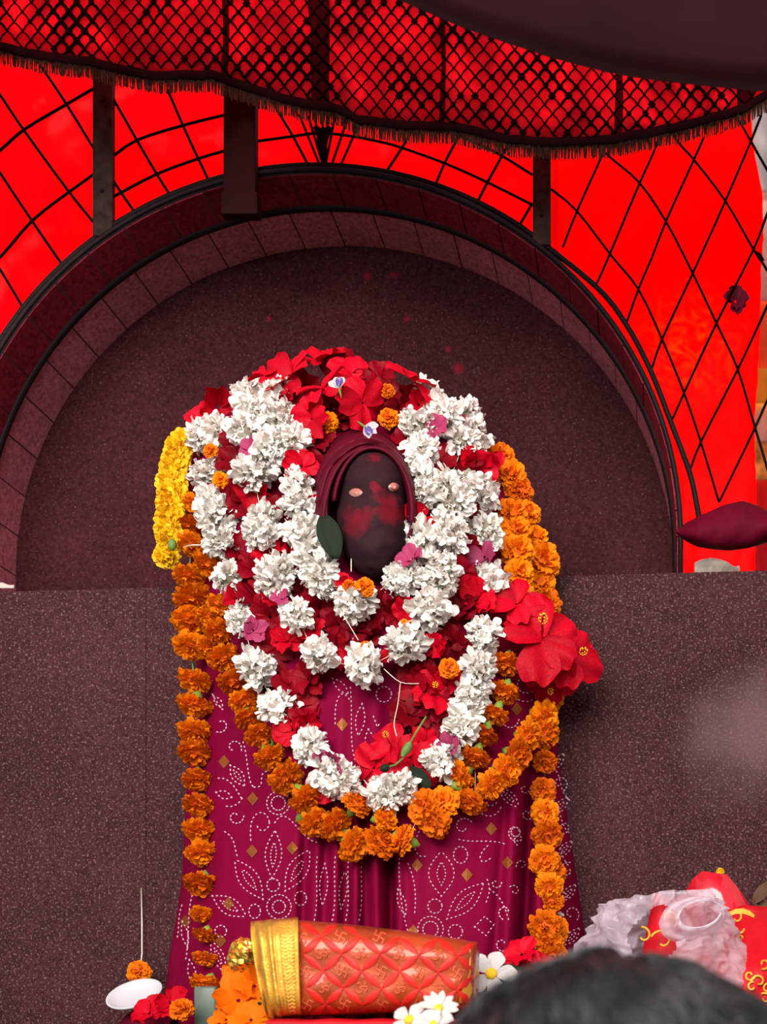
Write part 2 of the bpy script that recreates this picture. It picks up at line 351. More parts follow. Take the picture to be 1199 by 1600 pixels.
# ------------------------------------------------------------------ red backdrops
VB = [(-200, 70), (-60, 88), (0, 74), (60, 88), (140, 98), (200, 112), (240, 120), (330, 118), (400, 142), (460, 160), (530, 172), (560, 188), (620, 196), (720, 201), (800, 220), (870, 224), (950, 220), (1050, 202), (1120, 184), (1165, 170), (1199, 148), (1260, 150), (1500, 140)]
def vbot(px): return interp(VB, px)          # lower edge of the valance
def sheet_top(px): return vbot(px) - 38
def sheet(name, x0, x1, ytop, ybot, Y, m, amp, seed, right_edge=None):
    mb = MB(); rows = []; nx, ny = 90, 80
    for j in range(ny + 1):
        row = []
        for i in range(nx + 1):
            px = lerp(x0, x1, i / nx); yt = ytop(px)
            py = lerp(yt, ybot, j / ny)
            if right_edge: px = lerp(x0, right_edge(py), i / nx)
            d = amp * (sn(px / 120, py / 200, seed) + 0.45 * sn(px / 34 + py / 90, py / 60, seed + 5) + 0.25 * sn(px / 14, py / 18, seed + 9))
            row.append(P(px, py, Y + d))
        rows.append(row)
    mb.grid(rows); o = mb.build(name, m); solid(o, 0.0008); return o
o = sheet('red_backdrop', -260, 872, sheet_top, 1000, 0.085, M_SHEETL, 0.012, 1.0)
tag(o, 'crinkled red plastic sheet stretched behind the left and middle of the arch', 'backdrop')
EDGE = [(60, 1170), (205, 1176), (240, 1180), (300, 1192), (370, 1194), (420, 1190), (520, 1188), (600, 1184), (660, 1179), (760, 1182), (900, 1180)]
o = sheet('red_backdrop', 856, 1190, sheet_top, 940, 0.07, M_SHEETR, 0.006, 4.0, lambda py: interp(EDGE, py) + 2 * sn(py / 9, 3))
tag(o, 'smooth bright red cloth hung behind the lattice right of the arch', 'backdrop')

# ------------------------------------------------------------------ iron lattice fence
YF = -0.170
fence = empty('lattice_fence', P(540, 270, YF)); tag(fence, 'dark iron lattice fence of crossed wires standing on the arch', 'fence')
WIRES = [
 [(-60, 60), (0, 148), (37, 203), (108, 300), (150, 352)], [(40, 68), (72, 115), (104, 163), (147, 233)], [(-60, 175), (0, 270), (50, 345), (87, 399), (103, 421)],
 [(-60, 330), (0, 421), (37, 483)], [(-60, 280), (0, 235), (37, 203), (104, 163), (147, 138)], [(-60, 455), (0, 402), (50, 345), (108, 300), (147, 272)],
 [(165, 130), (172, 145), (214, 219), (245, 272), (266, 305)], [(176, 245), (214, 219), (286, 196), (350, 180)], [(178, 307), (245, 272), (310, 248), (350, 236)],
 [(262, 140), (286, 196), (310, 248), (330, 290)], [(176, 280), (192, 305), (218, 342)],
 [(400, 221), (458, 213), (500, 208), (550, 213), (600, 223), (628, 231), (695, 255), (762, 285), (832, 320)], [(425, 155), (440, 183), (458, 213), (486, 266)],
 [(690, 200), (745, 224), (782, 242), (832, 273)], [(600, 274), (632, 225), (650, 190)], [(678, 295), (695, 255), (712, 222), (725, 195)], [(745, 318), (762, 285), (785, 243), (800, 215)], [(812, 352), (832, 318)],
 [(862, 296), (902, 330), (956, 400), (998, 452), (1035, 530), (1069, 613), (1096, 692), (1124, 785)],
 [(925, 220), (960, 251), (1000, 286), (1041, 346), (1083, 427), (1120, 505), (1153, 576), (1180, 667), (1199, 730), (1215, 790)],
 [(1040, 195), (1065, 228), (1085, 250), (1134, 314), (1178, 390), (1199, 422), (1240, 500)], [(1150, 180), (1165, 205), (1199, 265), (1240, 330)],
 [(880, 386), (902, 330), (938, 250), (950, 220)], [(932, 445), (952, 400), (1000, 286), (1020, 242), (1030, 215)],
 [(979, 506), (998, 452), (1020, 400), (1041, 346), (1085, 249), (1100, 215)], [(1018, 580), (1035, 530), (1083, 427), (1134, 314), (1172, 225), (1190, 180)],
 [(1049, 660), (1069, 615), (1120, 505), (1178, 390), (1199, 335), (1225, 280)], [(1078, 737), (1096, 690), (1154, 576), (1199, 479), (1230, 410)],
 [(1125, 783), (1180, 669), (1199, 627), (1240, 545)]]
for i, pl in enumerate(WIRES):
    pts = [P(x, y, YF + (0.0016 if i % 2 else -0.0016)) for x, y in pl]
    mb = MB(); mb.tube(catmull(pts, 3), 0.0020 if pl[0][0] > 850 else 0.0023, 6); mb.build('wire', M_WIRE, fence)
# fan of rods and cluster above the crown of the arch
for (x0, y0, x1, y1) in ((468, 180, 504, 268), (482, 182, 508, 268), (492, 178, 500, 235), (504, 178, 506, 262), (513, 178, 507, 262), (524, 180, 507, 268), (543, 186, 515, 268), (560, 196, 528, 269)):
    mb = MB(); mb.tube([P(x0, y0, YF - 0.004), P((x0 + x1) / 2, (y0 + y1) / 2, YF - 0.005), P(x1, y1, YF - 0.004)], 0.0021, 6); mb.build('fan_rod', M_WIRE, fence)
mb = MB()
for k_ in range(5):
    a = P(494 + 5 * k_, 205 - 3 * abs(k_ - 2), YF - 0.006); mb.tube([a, P(501 + 2 * k_, 222, YF - 0.009), P(503 + k_, 244, YF - 0.006)], lambda t: 0.0034 * (1 - 0.6 * t) + 0.0008, 7)
mb.build('fan_socket', M_WIRE, fence)
# curved frame bar hugging the arch, then running straight to the ledge
pts = []
for i in range(0, 71):
    aa = lerp(0.12, 2.16, i / 70)
    pts.append(Vector((CX - (RAD + 0.016) * math.cos(aa), YF - 0.004, CZ + (RAD + 0.016) * math.sin(aa))))
tail = [pts[-1]] + [P(px, py, YF - 0.004) for px, py in ((930, 446), (979, 507), (1018, 581), (1049, 660), (1078, 738), (1090, 792), (1097, 838))]
pts = pts[:-1] + catmull(tail, 4)
mb = MB(); mb.tube(pts, 0.0042, 8); mb.build('arch_bar', M_IRON, fence)
for (xa, xb, yt, yb) in ((147, 178, 92, 372), (833, 861, 205, 386), (1232, 1258, 150, 878)):
    mb = MB(); a = P(xa, yt, YF - 0.004); b = P(xb, yb, YF - 0.004); mb.box((a.x, YF - 0.010, b.z), (b.x, YF + 0.002, a.z)); o = mb.build('post', M_POST, fence, smoothit=False); bevel(o, 0.0012)
    for zz in (0.25, 0.75):
        mb = MB(); q = Vector(((a.x + b.x) / 2, YF - 0.010, lerp(a.z, b.z, zz))); mb.ball(q, 0.003, 0.002, 0.003, 8, 5); mb.build('rivet', M_IRON, o)
mb = MB(); q = P(1186, 400, YF - 0.003); mb.add([q + Vector((-0.004, 0, 0.008)), q + Vector((0.003, -0.002, 0.003)), q + Vector((0.009, 0, -0.007)), q + Vector((-0.001, -0.003, -0.008)), q + Vector((0.001, 0.004, 0))], [(0,1,2,3), (0,4,1), (1,4,2), (2,4,3), (3,4,0)]); mb.build('cloth_knot', M_IRON, fence)
# thick painted canopy post standing on the arch rib, with a base shoe
post = empty('canopy_post', P(372, 337, -0.192)); tag(post, 'thick dark red painted post rising from the arch left of its crown', 'post')
a = P(350, 118, -0.20); b = P(401, 336, -0.20)
mb = MB(); mb.box((a.x, -0.205, b.z), (b.x, -0.188, a.z)); bevel(mb.build('shaft', M_POSTR, post, smoothit=False), 0.003)
a2 = P(347, 300, -0.20); mb = MB(); mb.box((a2.x, -0.207, b.z - 0.002), (a2.x + 0.052, -0.187, b.z + 0.03)); bevel(mb.build('shoe', M_POSTR, post, smoothit=False), 0.003)
# ------------------------------------------------------------------ background right of the red cloth
def drape(name, px0, px1, py0, py1, Y, m, label, cat, waves=5):
    mb = MB(); rows = []
    for j in range(25):
        py = lerp(py0, py1, j / 24)
        rows.append([P(lerp(px0, px1, i / 30) + 3 * sn(py / 40, 2.0), py, Y + 0.012 * math.sin(i / 30 * waves * 2 * math.pi + 0.8 * sn(py / 90, 4))) for i in range(31)])
    mb.grid(rows); o = mb.build(name, m); solid(o, 0.002); tag(o, label, cat); return o
drape('hanging_cloth', 1150, 1420, 150, 300, 0.32, M_BGREY, 'grey cloth hanging beyond the upper right edge of the red cloth', 'cloth')
drape('hanging_cloth', 1150, 1420, 296, 470, 0.34, M_BPEACH, 'pale pink cloth hanging below the grey cloth at the right edge', 'cloth')
drape('hanging_cloth', 1150, 1420, 466, 580, 0.36, M_BORANGE, 'orange cloth hanging below the pale pink cloth at the right edge', 'cloth')
drape('hanging_cloth', 1140, 1420, 576, 630, 0.33, M_BYEL, 'yellow cloth hanging below the orange cloth at the right edge', 'cloth')
drape('hanging_cloth', 1140, 1420, 626, 690, 0.35, M_BPEACH, 'small pale pink cloth hanging below the yellow cloth at the right edge', 'cloth')
drape('hanging_cloth', 1130, 1420, 686, 750, 0.345, mat('cloth_gold', (0.62, 0.30, 0.06), 0.6, var=0.6, scale=40), 'gold patterned cloth above the deep red cloth at the right edge', 'cloth')
drape('hanging_cloth', 1130, 1420, 745, 900, 0.37, M_REDC, 'deep red cloth low at the right edge behind the maroon bundle', 'cloth')
# ------------------------------------------------------------------ canopy valance with net and fringe
YV = -0.26
def vY(px, t):
    f = 0.35 + 0.65 * t
    return YV + f * (0.022 * math.sin(px / 27.0 + 1.3 * sn(px / 110, 1)) + 0.010 * math.sin(px / 61.0 + 2)) + 0.006 * sn(px / 40, t * 3, 2)
VTOP = -140
def vpt(px, t, off=0.0): return P(px, lerp(VTOP, vbot(px), t), vY(px, t) + off)
val = empty('canopy_valance', P(540, -140, YV)); tag(val, 'gathered red canopy valance with black net and fringe across the top', 'valance')
NXV = 340
mb = MB(); mb.grid([[vpt(lerp(-200, 1500, i / NXV), j / 16) for i in range(NXV + 1)] for j in range(17)]); solid(mb.build('cloth', M_VAL, val), 0.0006)
# black net: two families of strands with knots, in front of the cloth
mb = MB(); CW, CH = 24.0, 29.0
def npt(u, v):      # net coordinates -> point
    px = u * CW * 0.5; py = VTOP + v * CH * 0.5
    py2 = py + 2.5 * sn(u * 0.35, v * 0.35, 7); px2 = px + 3.0 * sn(u * 0.3, v * 0.3, 3)
    b_ = vbot(px2); t = (py2 - VTOP) / (b_ - VTOP)
    return None if (t < 0 or t > 1.0) else (vpt(px2, t, -0.0022), t)
U0, U1, V1 = int(-60 / 12), int(1260 / 12), 26
for u in range(U0, U1):
    for v in range(0, V1):
        if (u + v) % 2: continue
        a = npt(u, v)
        if not a: continue
        for du in (-1, 1):
            b = npt(u + du, v + 1)
            if b:
                mid = (a[0] + b[0]) / 2 + Vector((0.0008 * du, -0.0004, 0.0005)); mb.tube([a[0], mid, b[0]], 0.0012 + 0.0020 * max(0, sn(u * 0.16, v * 0.22, 11) + 0.1), 4, False)
        heavy = sn(u * 0.16, v * 0.22, 11)
        q = a[0]; rr = rng.uniform(0.004, 0.0062) if rng.random() < 0.38 + 1.3 * heavy else 0.0022
        mb.add([q + Vector((rr, -0.0006, 0)), q + Vector((0, -0.0006, rr)), q + Vector((-rr, -0.0006, 0)), q + Vector((0, -0.0006, -rr)), q + Vector((0, -0.0018, 0)), q + Vector((0, 0.001, 0))],
               [(0,1,4),(1,2,4),(2,3,4),(3,0,4),(1,0,5),(2,1,5),(3,2,5),(0,3,5)])
o = mb.build('net', M_NET, val); tag(o, kind='stuff')
mb = MB(); mb.grid([[P(px, vbot(px) + d + 2 * sn(px / 25, 2), vY(px, 1) + e) for px in [lerp(-200, 1500, i / NXV) for i in range(NXV + 1)]] for d, e in ((-9, -0.003), (-5, -0.006), (3, -0.006), (7, -0.003), (3, 0.001))]); mb.build('braid', M_BRAID, val)
mb = MB(); x = -100.0
while x < 1300:
    b_ = vbot(x) + 5; L = 20 + 3 * sn(x / 30, 4) + rng.uniform(-2.5, 2.5); yy = vY(x, 1) - 0.003 + rng.uniform(-0.001, 0.001); dx = rng.uniform(-2, 2)
    mb.tube([P(x, b_, yy), P(x + dx * 0.4, b_ + L * 0.5, yy - 0.001), P(x + dx, b_ + L, yy)], 0.00085, 4); x += 1.7
o = mb.build('fringe', M_FRINGE, val); tag(o, kind='stuff')
# dark strips laid on the valance for the shade of its folds
for px, wd in ((500, 15), (968, 6), (692, 4), (352, 5), (1165, 12)):
    mb = MB(); mb.grid([[vpt(px + d * (1 + 0.4 * sn(j * 0.5, px)) + 5 * sn(j * 0.35, px, 2), j / 10, -0.0012 - 0.0008 * (1 - abs(d) / wd)) for d in (-wd, -wd * 0.3, wd * 0.3, wd)] for j in range(11)]); mb.build('fold_shade_strip', mat('fold_shade', (0.05, 0.002, 0.006), 0.8, trans=0.3, spec=0.03), val)

# sagging dark canopy cloth: front edge dips into the top right of the view, then rises toward the front
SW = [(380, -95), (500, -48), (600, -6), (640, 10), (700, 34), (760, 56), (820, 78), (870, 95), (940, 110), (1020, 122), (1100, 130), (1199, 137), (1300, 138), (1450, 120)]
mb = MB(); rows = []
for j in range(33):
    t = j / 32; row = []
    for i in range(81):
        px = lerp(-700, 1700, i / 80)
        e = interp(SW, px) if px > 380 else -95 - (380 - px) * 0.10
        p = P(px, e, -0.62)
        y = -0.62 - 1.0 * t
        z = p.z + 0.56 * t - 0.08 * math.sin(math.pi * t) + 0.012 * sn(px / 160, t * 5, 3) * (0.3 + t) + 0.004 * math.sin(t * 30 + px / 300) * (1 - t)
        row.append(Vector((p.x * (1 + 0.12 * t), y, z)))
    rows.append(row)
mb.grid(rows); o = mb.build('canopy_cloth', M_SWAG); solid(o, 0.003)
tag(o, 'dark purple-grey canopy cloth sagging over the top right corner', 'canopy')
mb = MB(); rows = []
for j in range(9):
    t = j / 8
    rows.append([Vector((lerp(-1.2, 1.6, i / 20), lerp(-0.62, -0.24, t), lerp(1.56, 1.52, t) + 0.01 * sn(i, t * 4))) for i in range(21)])
mb.grid(rows); o = mb.build('added_roof', M_ADDROOF); tag(o, 'red cloth added out of view above the valance to shade and tint', 'canopy')  # added unseen roof: keeps the sun off and gives a red glow below
# ------------------------------------------------------------------ idol, hood and draped cloth
XL = [(575, 480), (610, 415), (660, 330), (720, 296), (800, 292), (900, 296), (1000, 304), (1080, 312), (1150, 297), (1250, 290), (1380, 284), (1440, 274), (1500, 264), (1600, 252), (1680, 245)]
XR = [(575, 620), (610, 672), (660, 728), (720, 780), (800, 812), (900, 838), (1000, 850), (1100, 862), (1200, 876), (1300, 890), (1400, 906), (1500, 919), (1600, 930), (1680, 938)]
BUL = [(560, 0.05), (620, 0.11), (700, 0.15), (900, 0.18), (1100, 0.20), (1300, 0.22), (1500, 0.24), (1680, 0.25)]
YB = -0.197
def gauss(x, m_, s_): return math.exp(-((x - m_) / s_) ** 2)
def saree_Y(px, py, folds=True):
    xl, xr = interp(XL, py), interp(XR, py)
    t = max(-1.0, min(1.0, 2 * (px - xl) / (xr - xl) - 1))
    Y = YB - interp(BUL, py) * (1 - abs(t) ** 2.6) ** 0.62
    if folds:
        w1 = smooth(1120, 1380, py); e = (1 - abs(t) ** 6)
        c = gauss(px, 556, 70)
        Y -= e * w1 * c * 0.014 * math.cos(2 * math.pi * (px - 556) / (26 + 0.022 * (py - 1100)))
        Y += e * w1 * 0.042 * gauss(px, 612 - 0.0 * (py - 1300), 7) + e * w1 * 0.012 * gauss(px, 478 - 0.03 * (py - 1300), 9)
        w2 = smooth(1130, 1250, py)
        xf = 836 - 0.045 * (py - 1150)
        Y += e * w2 * 0.058 * gauss(px, xf - 2, 12) - e * w2 * 0.014 * gauss(px, xf + 24, 16) - e * w2 * 0.010 * gauss(px, xf - 24, 14)
        xg = 790 - 0.07 * (py - 1250)
        Y += e * w2 * 0.010 * gauss(px, xg, 8) - e * w2 * 0.006 * gauss(px, xg + 18, 12)
        Y += e * (0.004 * sn(px / 60, py / 220, 3) + 0.0015 * sn(px / 18, py / 120, 8))
        w0 = smooth(1000, 1080, py) * (1 - smooth(1180, 1260, py))
        Y -= e * w0 * 0.007 * math.cos((px - 585) / 9.5) * gauss(px, 585, 60)
    return Y
sar = empty('draped_cloth', P(585, 1640, -0.3)); tag(sar, 'magenta cloth with white dotted leaf motifs draped over the idol', 'cloth')
mb = MB(); rows = []
NS = 210
for j in range(190):
    py = lerp(640, 1618, j / 189); xl, xr = interp(XL, py), interp(XR, py)
    row = []
    for i in range(NS + 1):
        t = -math.cos(math.pi * i / NS) * 0.45 + (2 * i / NS - 1) * 0.55
        px = lerp(xl, xr, (t + 1) / 2); row.append(P(px, py, saree_Y(px, py)))
    rows.append(row)
mb.grid(rows); o = mb.build('cloth', M_SAREE, sar)
# stitched dots (short raised thread dashes) following the drape
stitch = MB()
def dash_path(pl, step=7.0, L=4.6, W=1.3, closed=False):
    if closed: pl = pl + [pl[0]]
    acc = 0.0
    for (x0, y0), (x1, y1) in zip(pl, pl[1:]):
        d = math.hypot(x1 - x0, y1 - y0)
        if d < 1e-6: continue
        tx, ty = (x1 - x0) / d, (y1 - y0) / d
        while acc <= d:
            cx, cy = x0 + tx * acc, y0 + ty * acc
            q = []
            for a_, b_ in ((-L / 2, 0), (0, W), (L / 2, 0), (0, -W)):
                x, y = cx + tx * a_ - ty * b_, cy + ty * a_ + tx * b_
                q.append(P(x, y, saree_Y(x, y) - 0.0012))
            q.append(P(cx, cy, saree_Y(cx, cy) - 0.0024))
            stitch.add(q, [(0,1,4),(1,2,4),(2,3,4),(3,0,4)])
            acc += step
        acc -= d
def leaf(x0, y0, x1, y1, wd, inner=True, n=10):
    dx, dy = x1 - x0, y1 - y0; L_ = math.hypot(dx, dy); nx, ny = -dy / L_, dx / L_
    def side(s_, a, b, w_): return [(x0 + dx * lerp(a, b, i / n) + nx * s_ * w_ * math.sin(math.pi * i / n), y0 + dy * lerp(a, b, i / n) + ny * s_ * w_ * math.sin(math.pi * i / n)) for i in range(n + 1)]
    for s_ in (-1, 1):
        dash_path(side(s_, 0, 1, wd / 2))
        if inner: dash_path(side(s_, 0.24, 0.76, wd / 6), step=5.2, L=3.4)
def circle(x, y, r, ry=None, step=6.0): dash_path([(x + r * math.cos(2 * math.pi * i / 24), y + (ry or r) * math.sin(2 * math.pi * i / 24)) for i in range(25)], step=step)
def spiral(x, y, r, turns, a0, d=1): dash_path([(x + r * (1 - 0.75 * i / 30) * math.cos(a0 + d * turns * 2 * math.pi * i / 30), y + r * (1 - 0.75 * i / 30) * math.sin(a0 + d * turns * 2 * math.pi * i / 30)) for i in range(31)], step=5.6)
def bez(p0, p1, p2, p3, n=16): return [tuple(((1-t)**3)*a + 3*((1-t)**2)*t*b + 3*(1-t)*t*t*c + t**3*d for a, b, c, d in zip(p0, p1, p2, p3)) for t in [i / n for i in range(n + 1)]]
circle(435, 1255, 18); circle(435, 1255, 11, step=5); leaf(425, 1372, 430, 1298, 26); leaf(446, 1392, 484, 1328, 30); leaf(411, 1405, 367, 1343, 30)
circle(427, 1383, 10); circle(436, 1417, 19); circle(436, 1417, 10, step=5); circle(470, 1404, 9, 11); leaf(332, 1400, 385, 1432, 26); circle(398, 1424, 9, 11)
spiral(365, 1168, 13, 0.8, 0.3, -1); dash_path(bez((380, 1160), (388, 1180), (386, 1228), (398, 1230))); dash_path(bez((398, 1230), (418, 1232), (400, 1208), (418, 1205)))
leaf(360, 1196, 382, 1228, 18); dash_path(bez((342, 1216), (362, 1214), (372, 1240), (378, 1248))); dash_path(bez((378, 1248), (370, 1262), (356, 1262), (350, 1258))); leaf(338, 1238, 362, 1246, 12, False)
spiral(368, 1276, 13, 0.9, 0.0); dash_path(bez((392, 1312), (386, 1260), (420, 1262), (421, 1286))); dash_path(bez((421, 1286), (420, 1300), (404, 1302), (402, 1290)))
spiral(345, 1132, 13, 0.7, 2.0, -1); dash_path(bez((332, 1085), (340, 1100), (346, 1108), (350, 1110))); leaf(334, 1088, 348, 1106, 10, False)
dash_path(bez((430, 1285), (450, 1250), (470, 1320), (500, 1316))); dash_path(bez((352, 1300), (370, 1310), (366, 1330), (372, 1340)))
leaf(448, 1500, 470, 1440, 22); leaf(330, 1470, 352, 1520, 18); circle(345, 1455, 9); spiral(380, 1480, 12, 0.9, 1.0)
for (x0, y0, x1, y1) in ((300, 1400, 290, 1500), (284, 1415, 276, 1470), (296, 1380, 304, 1390)): dash_path(bez((x0, y0), (x0 - 8, y0 + 25), (x1 + 6, y1 - 25), (x1, y1)))
leaf(296, 1500, 304, 1540, 12, False); spiral(310, 1530, 10, 0.8, 0); leaf(285, 1440, 293, 1480, 10, False)
# right half
leaf(690, 1400, 690, 1330, 40); leaf(699, 1436, 756, 1380, 30); circle(680, 1416, 11); circle(673, 1452, 20); circle(673, 1452, 12, step=5); circle(712, 1456, 11)
dash_path([(742, 1448), (758, 1432), (772, 1445), (760, 1462), (742, 1448)]); spiral(724, 1292, 15, 0.9, -0.6, -1); dash_path(bez((718, 1312), (740, 1318), (770, 1310), (792, 1320)))
circle(720, 1336, 11, 13); dash_path(bez((762, 1322), (742, 1340), (752, 1354), (766, 1342))); spiral(806, 1300, 15, 0.9, 1.0); circle(806, 1300, 7, step=4.5)
dash_path(bez((744, 1262), (756, 1282), (780, 1278), (784, 1258))); dash_path(bez((752, 1250), (762, 1262), (774, 1262), (778, 1250))); leaf(780, 1230, 812, 1262, 16); 
dash_path(bez((624, 1342), (622, 1390), (632, 1440), (640, 1462))); dash_path(bez((638, 1350), (652, 1380), (650, 1410), (648, 1430))); leaf(622, 1390, 634, 1430, 12, False)
dash_path(bez((766, 1390), (784, 1400), (790, 1420), (796, 1440))); spiral(790, 1425, 12, 0.8, 2); dash_path(bez((762, 1375), (768, 1390), (764, 1400), (760, 1410))); spiral(785, 1475, 13, 0.9, 0.5); spiral(775, 1380, 9, 0.8, 0)
dash_path(bez((655, 1300), (640, 1330), (655, 1345), (670, 1336)))
for i in range(9):
    y = 1190 + i * 34; x = lerp(876, 900, i / 8) - 4
    (spiral(x, y, 13, 0.9, i, -1 if i % 2 else 1) if i % 2 else leaf(x - 12, y + 14, x + 10, y - 12, 14))
for i in range(6): dash_path(bez((866, 1200 + 50 * i), (880, 1215 + 50 * i), (872, 1235 + 50 * i), (890, 1250 + 52 * i)))
for i in range(5): spiral(820 + (i % 2) * 8 - 4 * i, 1232 + 40 * i, 9, 0.8, i)
# centre pleats and upper belly
for x in (496, 524, 545, 566):
    dash_path(bez((x, 1340), (x - 4, 1370), (x + 4, 1400), (x - 5, 1440)), step=7.5); 
leaf(508, 1350, 504, 1415, 12, False); leaf(533, 1420, 540, 1360, 12, False)
dash_path(bez((524, 1130), (522, 1090), (534, 1070), (548, 1096))); leaf(566, 1100, 560, 1150, 14, False); leaf(576, 1140, 580, 1175, 14, False); dash_path(bez((548, 1075), (552, 1120), (545, 1160), (556, 1190)))
dash_path([(584, 1120), (590, 1136), (596, 1128)]); dash_path(bez((628, 1115), (636, 1130), (640, 1140), (642, 1150))); circle(600, 1085, 12); leaf(520, 1060, 545, 1085, 12, False)
for (x, y) in ((500, 985), (560, 1000), (620, 960), (530, 955), (585, 975)): spiral(x, y, 13, 0.9, x)
dash_path(bez((800, 1085), (815, 1100), (830, 1100), (842, 1085))); circle(822, 1070, 13); spiral(795, 1125, 16, 0.7, 0, 1); leaf(840, 1105, 850, 1060, 14)
o = stitch.build('stitching', M_STITCH, sar, smoothit=False); tag(o, kind='stuff')
for (x, y) in ((395, 1248), (394, 1330), (457, 1325), (357, 1412), (768, 1295), (730, 1367), (793, 1348), (652, 1352), (808, 1108), (290, 1440), (535, 1132), (646, 1455), (350, 1190), (345, 1470), (877, 1370)):
    r = 10.5; q = []
    for k_ in range(8):
        a = 2 * math.pi * k_ / 8; rr = r if k_ % 2 == 0 else r * 0.72
        xx, yy = x + 0.85 * rr * math.cos(a), y + rr * math.sin(a); q.append(P(xx, yy, saree_Y(xx, yy) - 0.0014))
    q.append(P(x, y, saree_Y(x, y) - 0.002))
    mb = MB(); mb.add(q, [(k_, (k_ + 1) % 8, 8) for k_ in range(8)]); mb.build('gold_diamond', M_GOLDP, sar, smoothit=False)

# stone idol head: egg of dark stone, vermilion smears, two metal eyes
YI = -0.385
idm = bpy.data.materials.new('idol_stone'); idm.use_nodes = True; nt = idm.node_tree; b = nt.nodes['Principled BSDF']
tc = nd(nt, 'ShaderNodeTexCoord'); n1 = nd(nt, 'ShaderNodeTexNoise'); n1.inputs['Scale'].default_value = 60; n1.inputs['Detail'].default_value = 6
nt.links.new(tc.outputs['Object'], n1.inputs['Vector'])
base = nd(nt, 'ShaderNodeValToRGB'); base.color_ramp.elements[0].color = (0.010, 0.0035, 0.005, 1); base.color_ramp.elements[1].color = (0.036, 0.011, 0.015, 1)
nt.links.new(n1.outputs[0], base.inputs[0]); cur = base.outputs[0]
n2 = nd(nt, 'ShaderNodeTexNoise'); n2.inputs['Scale'].default_value = 95; n2.inputs['Detail'].default_value = 5
nt.links.new(tc.outputs['Object'], n2.inputs['Vector'])
for (sx, sy, sr, amt) in ((556, 818, 30, 0.55), (572, 808, 22, 0.5), (612, 792, 26, 0.75), (606, 806, 20, 0.7), (588, 767, 11, 0.8), (584, 708, 16, 0.6), (544, 800, 20, 0.35), (596, 780, 20, 0.4), (622, 775, 14, 0.5)):
    c0 = P(sx, sy, YI - 0.045)
    vm = nd(nt, 'ShaderNodeVectorMath', operation='MULTIPLY'); vm.inputs[1].default_value = (1, 0.35, 1.25)
    vs = nd(nt, 'ShaderNodeVectorMath', operation='SUBTRACT'); vs.inputs[1].default_value = c0; nt.links.new(tc.outputs['Object'], vs.inputs[0]); nt.links.new(vs.outputs[0], vm.inputs[0])
    ln = nd(nt, 'ShaderNodeVectorMath', operation='LENGTH'); nt.links.new(vm.outputs[0], ln.inputs[0])
    ad = nd(nt, 'ShaderNodeMath', operation='MULTIPLY_ADD'); ad.inputs[1].default_value = 0.030; nt.links.new(n2.outputs[0], ad.inputs[0]); nt.links.new(ln.outputs['Value'], ad.inputs[2])
    f = nd(nt, 'ShaderNodeMapRange'); r_ = sr * K(YI); f.inputs[1].default_value = r_ + 0.015; f.inputs[2].default_value = r_ * 0.45 + 0.015; f.inputs[3].default_value = 0; f.inputs[4].default_value = amt
    nt.links.new(ad.outputs[0], f.inputs[0])
    mx = nd(nt, 'ShaderNodeMixRGB'); mx.inputs[2].default_value = (0.15, 0.003, 0.012, 1); nt.links.new(f.outputs[0], mx.inputs[0]); nt.links.new(cur, mx.inputs[1]); cur = mx.outputs[0]
nt.links.new(cur, b.inputs['Base Color']); b.inputs['Roughness'].default_value = 0.75; b.inputs['Specular IOR Level'].default_value = 0.12
bp = nd(nt, 'ShaderNodeBump'); bp.inputs['Strength'].default_value = 0.4; bp.inputs['Distance'].default_value = 0.002; nt.links.new(n2.outputs[0], bp.inputs['Height']); nt.links.new(bp.outputs[0], b.inputs['Normal'])
idol = empty('stone_idol', P(584, 912, YI)); tag(idol, 'dark egg-shaped stone idol face smeared with vermilion, two metal eyes', 'idol')
HW = [(700, 6), (704, 22), (712, 34), (726, 43), (745, 49), (770, 51.5), (795, 54), (820, 55), (845, 52), (865, 46), (885, 35), (900, 20), (908, 6)]
XC = [(700, 582), (760, 583), (800, 580), (850, 583), (908, 586)]
def idol_front(px, py):
    c_ = interp(XC, py); h_ = interp(HW, py); t = max(-1, min(1, (px - c_) / h_))
    d = 0.05 * min(1.0, h_ / 50.0) * math.sqrt(max(0.0, 1 - t * t))
    face = 0.004 * gauss(py, 800, 34) * gauss(px, 588, 14) - 0.005 * (gauss(px, 557, 15) + gauss(px, 614, 13)) * gauss(py, 768, 14)
    return YI - d - face
mb = MB(); rows = []
for j in range(46):
    py = lerp(700, 908, j / 45); c_ = interp(XC, py); h_ = interp(HW, py); row = []
    for i in range(33):
        a = math.pi * i / 32; px = c_ - h_ * math.cos(a); row.append(P(px, py, idol_front(px, py) + 0.0012 * sn(px / 14, py / 14)))
    for i in range(1, 12):
        a = math.pi * i / 12; px = c_ + h_ * math.cos(a); row.append(P(px, py, YI + 0.03 * min(1, h_ / 50) * math.sin(a)))
    rows.append(row)
mb.grid(rows, True); mb.f.append(tuple(range(44))); mb.build('head', idm, idol)
